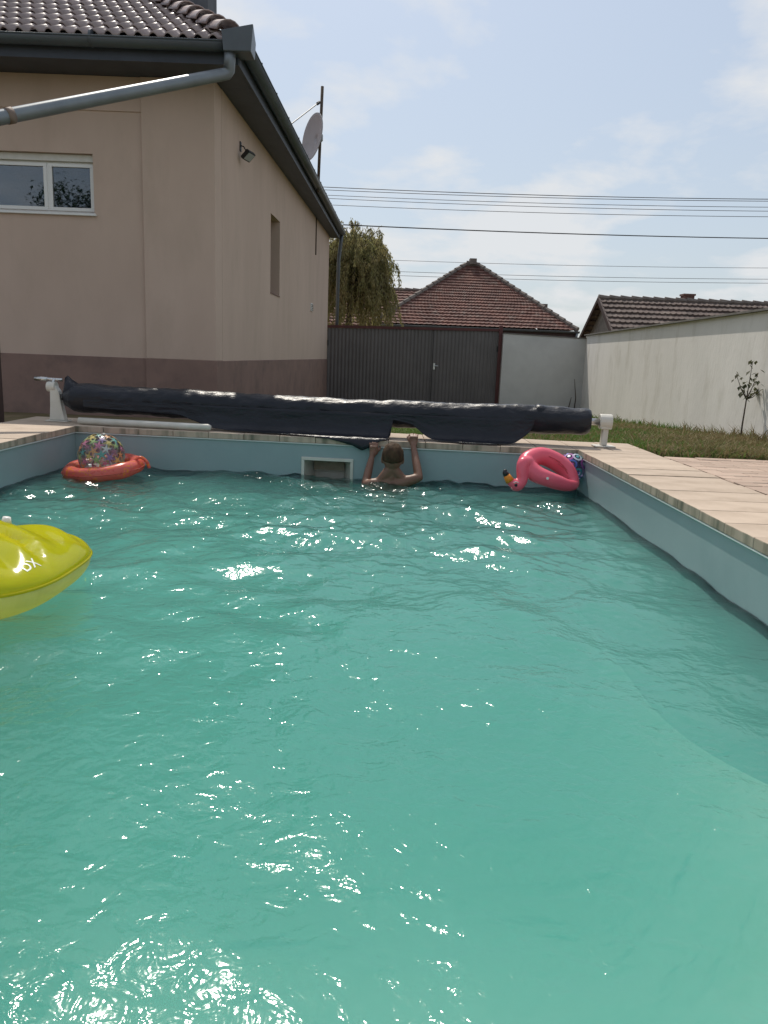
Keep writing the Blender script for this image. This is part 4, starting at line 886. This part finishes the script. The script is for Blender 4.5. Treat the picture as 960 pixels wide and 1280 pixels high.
obj('handle', MB().tube(spline([rc+np.array([.24, -.03, .085]), rc+np.array([.285, -.015, .115]), rc+np.array([.33, .0, .085]), rc+np.array([.35, .01, .03])], 5), .012, 8), 'ring', sr, smooth=True)
obj('valve', MB().tube([rc+np.array([-.01, -.245, .065]), rc+np.array([-.01, -.25, .082])], .012, 10), 'whitevinyl', sr)
BR2 = .172; bc2 = ony(127, 570, rc[1]-.02)
cb_ = thing('beach_ball', bc2-np.array([0, 0, BR2]), 'clear beach ball with colourful starfish print sitting in the swim ring', 'beach ball')
obj('shell', MB().ball(bc2, BR2, 40, 28), 'clear', cb_, smooth=True)
sc = [mat('star_'+n_, tuple(.75*k_+.16 for k_ in c_), rough=.4, transl=.35) for n_, c_ in (('maroon', (.30, .03, .10)), ('orange', (.78, .30, .03)), ('teal', (.03, .38, .33)), ('violet', (.26, .13, .42)), ('yellow', (.72, .55, .06)), ('lime', (.35, .55, .12)), ('rose', (.65, .12, .28)), ('white', (.7, .7, .68)))]
ga = math.pi*(3-math.sqrt(5))
for i in range(110):
    zc = 1-2*(i+.5)/110; rr0 = math.sqrt(1-zc*zc); n_ = (rr0*math.cos(i*ga), rr0*math.sin(i*ga), zc); sz = random.uniform(.034, .056)
    o2, c2 = on_sphere(bc2, BR2, n_, star_poly(5, sz, sz*.30), .0012+.0004*(i % 3), random.uniform(0, 6))
    obj('starfish_print', MB().add(o2+[c2], [(q_, (q_+1) % 10, 10) for q_ in range(10)]), sc[(i*5+i//7) % 8], cb_)
obj('valve', MB().tube([bc2+np.array([.03, -.02, BR2-.006]), bc2+np.array([.032, -.02, BR2+.006])], .010, 8), 'whitevinyl', cb_)

# lime air mattress
ms_c = np.array([-1.84, 2.90, -.195]); AX, AY = .635, .475
mt = thing('air_mattress', (ms_c[0], ms_c[1], WATER), 'lime green inflatable pool mattress with pale yellow underside', 'air mattress')
sdir2 = np.array([.74, -.67]); sdir2 /= np.linalg.norm(sdir2); tdir = np.array([-sdir2[1], sdir2[0]])
def groove(x, y):
    q = (np.array([x, y])-ms_c[:2])@tdir; w = (np.array([x, y])-ms_c[:2])@sdir2
    ph = (q-.02)/.27; d_ = abs(ph-round(ph))*.27
    return math.exp(-(d_/.024)**2), d_
nr_, nt_ = 44, 160
def mat_pt(r, t, top):
    c_, s_ = math.cos(t), math.sin(t); n_ = 3.1
    ux, uy = abs(c_)**(2/n_)*np.sign(c_), abs(s_)**(2/n_)*np.sign(s_); x, y = ms_c[0]+AX*ux*r, ms_c[1]+AY*uy*r
    h = max(0, 1-r**5.5)**.5
    if top:
        g_, d_ = groove(x, y); edge = min(1, max(0, (1-r)/.25)); z = ms_c[2]+.088*h*(1-.60*g_*edge)+.048*edge*math.cos(math.pi*d_/.27)*h
    else: z = ms_c[2]-.15*h
    return (x, y, z)
rs_ = [1-(1-i/nr_)**1.6 for i in range(nr_+1)]; rs_[0] = .002
ts = np.linspace(0, 2*math.pi, nt_+1)[:-1]
obj('top_sheet', MB().grid([[mat_pt(r, t, True) for t in ts] for r in rs_], closed=True), 'limevinyl', mt, smooth=True)
obj('underside', MB().grid([[mat_pt(r, t, False) for t in ts] for r in rs_[::-1]], closed=True), 'palevinyl', mt, smooth=True)
obj('edge_seam', MB().tube([np.array(mat_pt(1.0, t, True)) for t in ts], .006, 6, closed=True), 'limevinyl', mt, smooth=True)
def top_z(x, y):
    ux, uy = (x-ms_c[0])/AX, (y-ms_c[1])/AY; r = min(.999, (abs(ux)**3.1+abs(uy)**3.1)**(1/3.1)); h = max(0, 1-r**5.5)**.5
    g_, d_ = groove(x, y); edge = min(1, max(0, (1-r)/.25)); return ms_c[2]+.088*h*(1-.60*g_*edge)+.048*edge*math.cos(math.pi*d_/.27)*h
# printed letters
tcv = bpy.data.curves.new('t', 'FONT'); tcv.body = 'DX'; tcv.size = .056; tcv.align_x = 'CENTER'; tcv.align_y = 'CENTER'; tcv.space_character = 1.05; tcv.offset = .0005
to = bpy.data.objects.new('t', tcv); COL.objects.link(to); dg = bpy.context.evaluated_depsgraph_get(); tme = bpy.data.meshes.new_from_object(to.evaluated_get(dg)); bpy.data.objects.remove(to)
bm = bmesh.new(); bm.from_mesh(tme); bmesh.ops.triangulate(bm, faces=bm.faces)
bmesh.ops.subdivide_edges(bm, edges=[e for e in bm.edges if e.calc_length() > .01], cuts=2, use_grid_fill=True)
lc = onz(35, 681, -.078)[:2]; q_ = (lc-ms_c[:2])@tdir; lc = lc+tdir*((math.floor((q_-.02)/.27)+.46)*.27+.02-q_)+sdir2*.105+np.array([.055, .06]); d1 = np.array([.22, .975]); d2 = np.array([-d1[1], d1[0]])
for v in bm.verts:
    xy = lc+d1*v.co.x+d2*v.co.y; v.co = Vector((xy[0], xy[1], top_z(*xy)+.0015))-origin(mt)
bm.to_mesh(tme); bm.free(); tme.materials.append(M['printwhite']); lt = bpy.data.objects.new('printed_letters', tme); COL.objects.link(lt); lt.parent = mt
vp = np.array([-1.60, 3.17]); vp3 = np.array([*vp, top_z(*vp)])
obj('valve', MB().tube([vp3+np.array([0, 0, -.01]), vp3+np.array([.005, 0, .02])], [.022, .016], 12), 'whitevinyl', mt, smooth=True)

# ------------------------------------------------------------------ willow behind the gate
wb = np.array([-1.5, 26.5, -.85]); wl_ = thing('willow_tree', wb, 'drooping olive willow tree behind the gate beside the house', 'tree')
top = ony(441, 318, 26.5)
obj('trunk', MB().tube(spline([wb, wb+np.array([.1, 0, 1.4]), (wb+top)/2+np.array([0, 0, .4]), top], 5), list(np.linspace(.16, .05, 16)), 10), 'bark', wl_, smooth=True)
br = MB(); lv = MB()
for i in range(330):
    a = random.uniform(0, 6.28); rr0 = random.uniform(.05, 1.0)**.6*1.35; rise = random.uniform(.2, 1.0)
    s0 = top+np.array([random.uniform(-.25, .25), random.uniform(-.25, .25), random.uniform(-1.5, .1)])
    pk_ = s0+np.array([math.cos(a)*rr0*.75, math.sin(a)*rr0, rise*(1-.45*rr0)])
    wild = random.random() < .26
    if wild: pk_ = pk_+np.array([random.uniform(-.2, .5), 0, random.uniform(.1, .55)])
    end = pk_+np.array([math.cos(a)*random.uniform(.15, .6)+random.gauss(0, .12), math.sin(a)*.3, -random.uniform(.5, 2.1)*(.45 if wild else 1)]); end[2] = max(end[2], .4)
    path_ = spline([s0, pk_, pk_*.55+end*.45+np.array([math.cos(a)*.12, 0, .12]), end], 7)
    br.tube(path_, list(np.linspace(.018, .003, len(path_))), 4, cap=False)
    for p in path_[5:]:
        for _ in range(9):
            q = p+np.array([random.gauss(0, .03), random.gauss(0, .03), random.gauss(0, .07)]); dd_ = np.array([random.gauss(0, .45), random.gauss(0, .45), -1]); dd_ /= np.linalg.norm(dd_)
            s_ = np.cross(dd_, [random.gauss(0, 1), random.gauss(0, 1), .1]); s_ /= np.linalg.norm(s_); Lf = random.uniform(.09, .17); w = .016
            o = len(lv.v); lv.v += [tuple(q), tuple(q+dd_*Lf*.5+s_*w), tuple(q+dd_*Lf), tuple(q+dd_*Lf*.5-s_*w)]; lv.f.append((o, o+1, o+2, o+3))
obj('branches', br, 'bark', wl_); obj('crown', lv, 'willow', wl_)

# ------------------------------------------------------------------ neighbouring houses
def course_plane(mb, a, b, c, d, rows, cols, h=.05, amp=.03):
    """tiled slope: a-b eave, d-c top; saw-tooth courses with rolled tiles"""
    a, b, c, d = [np.array(p, float) for p in (a, b, c, d)]; n = np.cross(b-a, d-a); n /= np.linalg.norm(n)
    if n[2] < 0: n = -n
    A = []
    for j in range(rows):
        for e in (0, 1):
            f = (j+e*.999)/rows; L0, L1 = a+(d-a)*f, b+(c-b)*f; m_ = max(4, int(cols*np.linalg.norm(L1-L0)/np.linalg.norm(b-a)))
            rowA = []
            for i in range(cols*3+1):
                g = i/(cols*3); rowA.append(L0+(L1-L0)*g+n*((h if e == 0 else 0)+amp*(.5+.5*math.cos(2*math.pi*g*cols))*(1-.5*e)+.012*mnoise.noise((g*cols*1.0, j*3.1, 0))))
            A.append(rowA)
    return mb.grid(A)
def quadslab(mb, pts, t=.08):
    return mb.hexa([(x, y, z-t) for x, y, z in pts], pts)
nh = thing('neighbour_house', (4.5, 40, -.8), 'neighbour house with weathered red tiled hip roof behind the gate', 'house')
EY = 37.0; eL, eR = -.9, ony(722, 413, EY)[0]; ez = ony(722, 413, EY)[2]-.02; eL_ = eL
rg1, rg2 = ony(583, 331, 41.2), ony(598, 332, 41.2); BYk = 45.5
obj('wall', MB().box(eL+.5, eR-.45, EY+.5, BYk-.5, -.9, ez-.001), 'cream', nh)
rf = obj('roof', course_plane(MB(), (eL, EY, ez), (eR, EY, ez), rg2, rg1, 22, 42), 'redtile', nh, smooth=False)
obj('roof_slope', course_plane(MB(), (eR, EY, ez), (eR, BYk, ez), rg2+np.array([0, .3, 0]), rg2, 20, 34), 'redtile', rf)
obj('roof_slope', course_plane(MB(), (eL, BYk, ez), (eL, EY, ez), rg1, rg1+np.array([0, .3, 0]), 20, 34), 'redtile', rf)
obj('roof_slope', MB().add([(eL, BYk, ez), (eR, BYk, ez), rg2+np.array([0, .3, 0]), rg1+np.array([0, .3, 0])], [(0, 1, 2, 3)]), 'redtile', rf)
def hipline(a, b, parent, r=.13, step=.42):
    a, b = np.array(a, float), np.array(b, float); Ln = np.linalg.norm(b-a); d_ = (b-a)/Ln; n_ = max(1, int(Ln/step))
    for i in range(n_):
        p, q = a+d_*Ln*i/n_, a+d_*Ln*(i+1.12)/n_; obj('hip_tile', MB().tube([p+np.array([0, 0, .05]), q+np.array([0, 0, .02])], [r, r*.8], 7), 'ridge', parent)
hipline((eR, EY, ez), rg2, rf); hipline((eL, EY, ez), rg1, rf); hipline(rg1, rg2, rf, .17)
obj('ridge_cap', MB().box(rg1[0]+.15, rg2[0]-.12, 40.95, 41.5, rg1[2]+.02, rg1[2]+.30), 'ridge', rf)
obj('chimney', MB().box(ony(680, 385, 39)[0]-.15, ony(680, 385, 39)[0]+.15, 38.9, 39.2, ez+.6, ony(680, 380, 39)[2]+.0), 'ridge', rf)
obj('gutter', gutter(MB(), (eL, EY-.06, ez-.04), (eR+.08, EY-.06, ez-.04), (0, -1, 0), .09), 'gutter', nh)
obj('fascia', MB().box(eL+.1, eR-.05, EY+.03, EY+.06, ez-.3, ez-.06), 'wood', nh)
obj('soffit', MB().box(eL+.1, eR-.05, EY+.062, BYk-.1, ez-.10, ez-.06), 'cream', nh)
obj('downpipe', MB().tube([(eR-.02, EY-.06, ez-.1), (eR-.04, EY-.04, ez-.3), (eR-.5, EY+.38, ez-.7), (eR-.5, EY+.40, -.8)], .06, 8), 'zinc', nh, smooth=True)
for xx in (1.6, 4.2, 6.8):
    w_ = obj('window', MB().box(xx, xx+1.1, EY+.46, EY+.499, .5, 1.75), 'pvc', nh); obj('pane', MB().box(xx+.08, xx+1.02, EY+.452, EY+.459, .58, 1.67), 'glass', w_)
# lower wing on its left
lz = ony(500, 361, 42)[2]; wg = obj('wing_roof', course_plane(MB(), (-6.5, 39.5, ez-.2), (3.2, 39.5, ez-.2), (3.2, 43, lz), (-6.5, 43, lz), 14, 40), 'redtile', nh)
obj('roof_slope', MB().add([(-6.5, 46.5, ez-.2), (3.2, 46.5, ez-.2), (3.2, 43, lz-.02), (-6.5, 43, lz-.02)], [(0, 1, 2, 3)]), 'redtile', wg); hipline((-6.5, 43, lz), (3.2, 43, lz), wg, .12)
obj('wing_wall', MB().box(-6.2, eL+.49, 40, 46, -.9, ez-.21), 'cream', nh)

bn = thing('barn', (11, 26, -.8), 'low outbuilding with dark weathered tile roof and small chimney behind the white wall', 'barn')
r1, r2 = ony(748, 373, 26.5), ony(960, 382, 26.5); rz = (r1[2]+r2[2])/2; bx0, bx1 = r1[0], r2[0]+5
obj('wall', MB().add([(bx0+.25, 24.0, -.9), (bx0+.25, 29.0, -.9), (bx0+.25, 29.0, rz-1.52), (bx0+.25, 26.5, rz-.1), (bx0+.25, 24.0, rz-1.52)], [(0, 1, 2, 3, 4)]).box(bx0+.251, bx1-.3, 24.0, 29, -.9, rz-1.60), 'capstone', bn)
rf = obj('roof', course_plane(MB(), (bx0, 23.6, rz-1.7), (bx1, 23.6, rz-1.7), (bx1, 26.5, rz), (bx0, 26.5, rz), 10, 60, .055, .035), 'oldtile', bn)
obj('roof_slope', course_plane(MB(), (bx1, 29.4, rz-1.7), (bx0, 29.4, rz-1.7), (bx0, 26.5, rz), (bx1, 26.5, rz), 10, 60, .05, .03), 'oldtile', rf)
obj('verge_board', MB().hexa([(bx0-.03, 26.5, rz-.10), (bx0+.03, 26.5, rz-.10), (bx0+.03, 29.4, rz-1.80), (bx0-.03, 29.4, rz-1.80)], [(bx0-.03, 26.5, rz+.05), (bx0+.03, 26.5, rz+.05), (bx0+.03, 29.4, rz-1.65), (bx0-.03, 29.4, rz-1.65)]), 'wood', rf)
obj('verge_board', MB().hexa([(bx0-.03, 23.6, rz-1.80), (bx0+.03, 23.6, rz-1.80), (bx0+.03, 26.49, rz-.10), (bx0-.03, 26.49, rz-.10)], [(bx0-.03, 23.6, rz-1.62), (bx0+.03, 23.6, rz-1.62), (bx0+.03, 26.49, rz+.08), (bx0-.03, 26.49, rz+.08)]), 'wood', rf)
hipline((bx0, 26.5, rz), (bx1, 26.5, rz), rf, .10, .36)
cxx = ony(861, 378, 26.6)[0]; obj('chimney', MB().box(cxx-.17, cxx+.17, 26.6, 26.95, rz-.3, rz+.22).box(cxx-.2, cxx+.2, 26.57, 26.98, rz+.221, rz+.28), 'redtile', bn)

# ------------------------------------------------------------------ overhead cables
def cable(ax_, ay_, bx_, by_, Ya, Yb, r, label, sag=.12, name='power_line'):
    A_, B_ = ony(ax_, ay_, Ya), ony(bx_, by_, Yb); d_ = B_-A_; pts = []
    for i in range(33):
        f = -.55+2.1*i/32; p = A_+d_*f; p = p+np.array([0, 0, sag*((2*f-1)**2-1)]); pts.append(p)
    o = obj(name, MB().tube(pts, r, 5), 'wire', smooth=True); return tag(o, label, 'cable', 'overhead cables over the street')
for (y0, y1, r, lb) in ((234, 249, .022, 'topmost of the parallel power lines crossing the sky'), (237.5, 251.5, .018, 'power line close under the topmost one'), (244, 259, .016, 'middle power line of the parallel bundle'), (248, 264, .016, 'power line fourth from the top of the bundle'), (256, 271, .016, 'lowest power line of the upper bundle'),
                        (322, 335, .012, 'faint single wire just above the neighbour roof ridge'), (336, 349, .013, 'upper of two thin wires behind the hip roof'), (341, 354, .013, 'lower of two thin wires behind the hip roof')):
    cable(410, y0, 960, y1, 48, 48, r, lb)
A_, B_ = ony(429, 281, 22.3), ony(960, 298, 26); pts = [A_+(B_-A_)*f+np.array([0, 0, .05*((2*f-1)**2-1)]) for f in np.linspace(0, 2.2, 25)]
tag(obj('service_cable', MB().tube(pts, .016, 6), 'wire', smooth=True), 'thick black service cable running from the house eave across the sky', 'cable')

# ------------------------------------------------------------------ tree behind the photographer, mirrored in the house window
tb = np.array([-10.8, -8.0, -.1]); tr_ = thing('garden_tree', tb, 'leafy green tree seen mirrored in the house window', 'tree')
tb2 = MB(); tl_ = MB(); tb2.tube([tb, tb+np.array([.1, 0, 1.6]), tb+np.array([0, 0, 3.4])], [.16, .12, .07], 8)
for i in range(60):
    a = random.uniform(0, 6.28); rr0 = 1.45*random.random()**.5; c = tb+np.array([math.cos(a)*rr0, math.sin(a)*rr0, random.uniform(2.2, 6.9)]); c[2] -= .35*rr0
    tb2.tube([tb+np.array([0, 0, 1.5+.4*random.random()]), (c+tb)/2+np.array([0, 0, 1.0]), c], [.05, .03, .01], 5); leaf_cluster(tl_, c, 60, .17, .26, .3)
obj('trunk', tb2, 'bark', tr_, smooth=True); obj('crown', tl_, 'treeleaf', tr_)
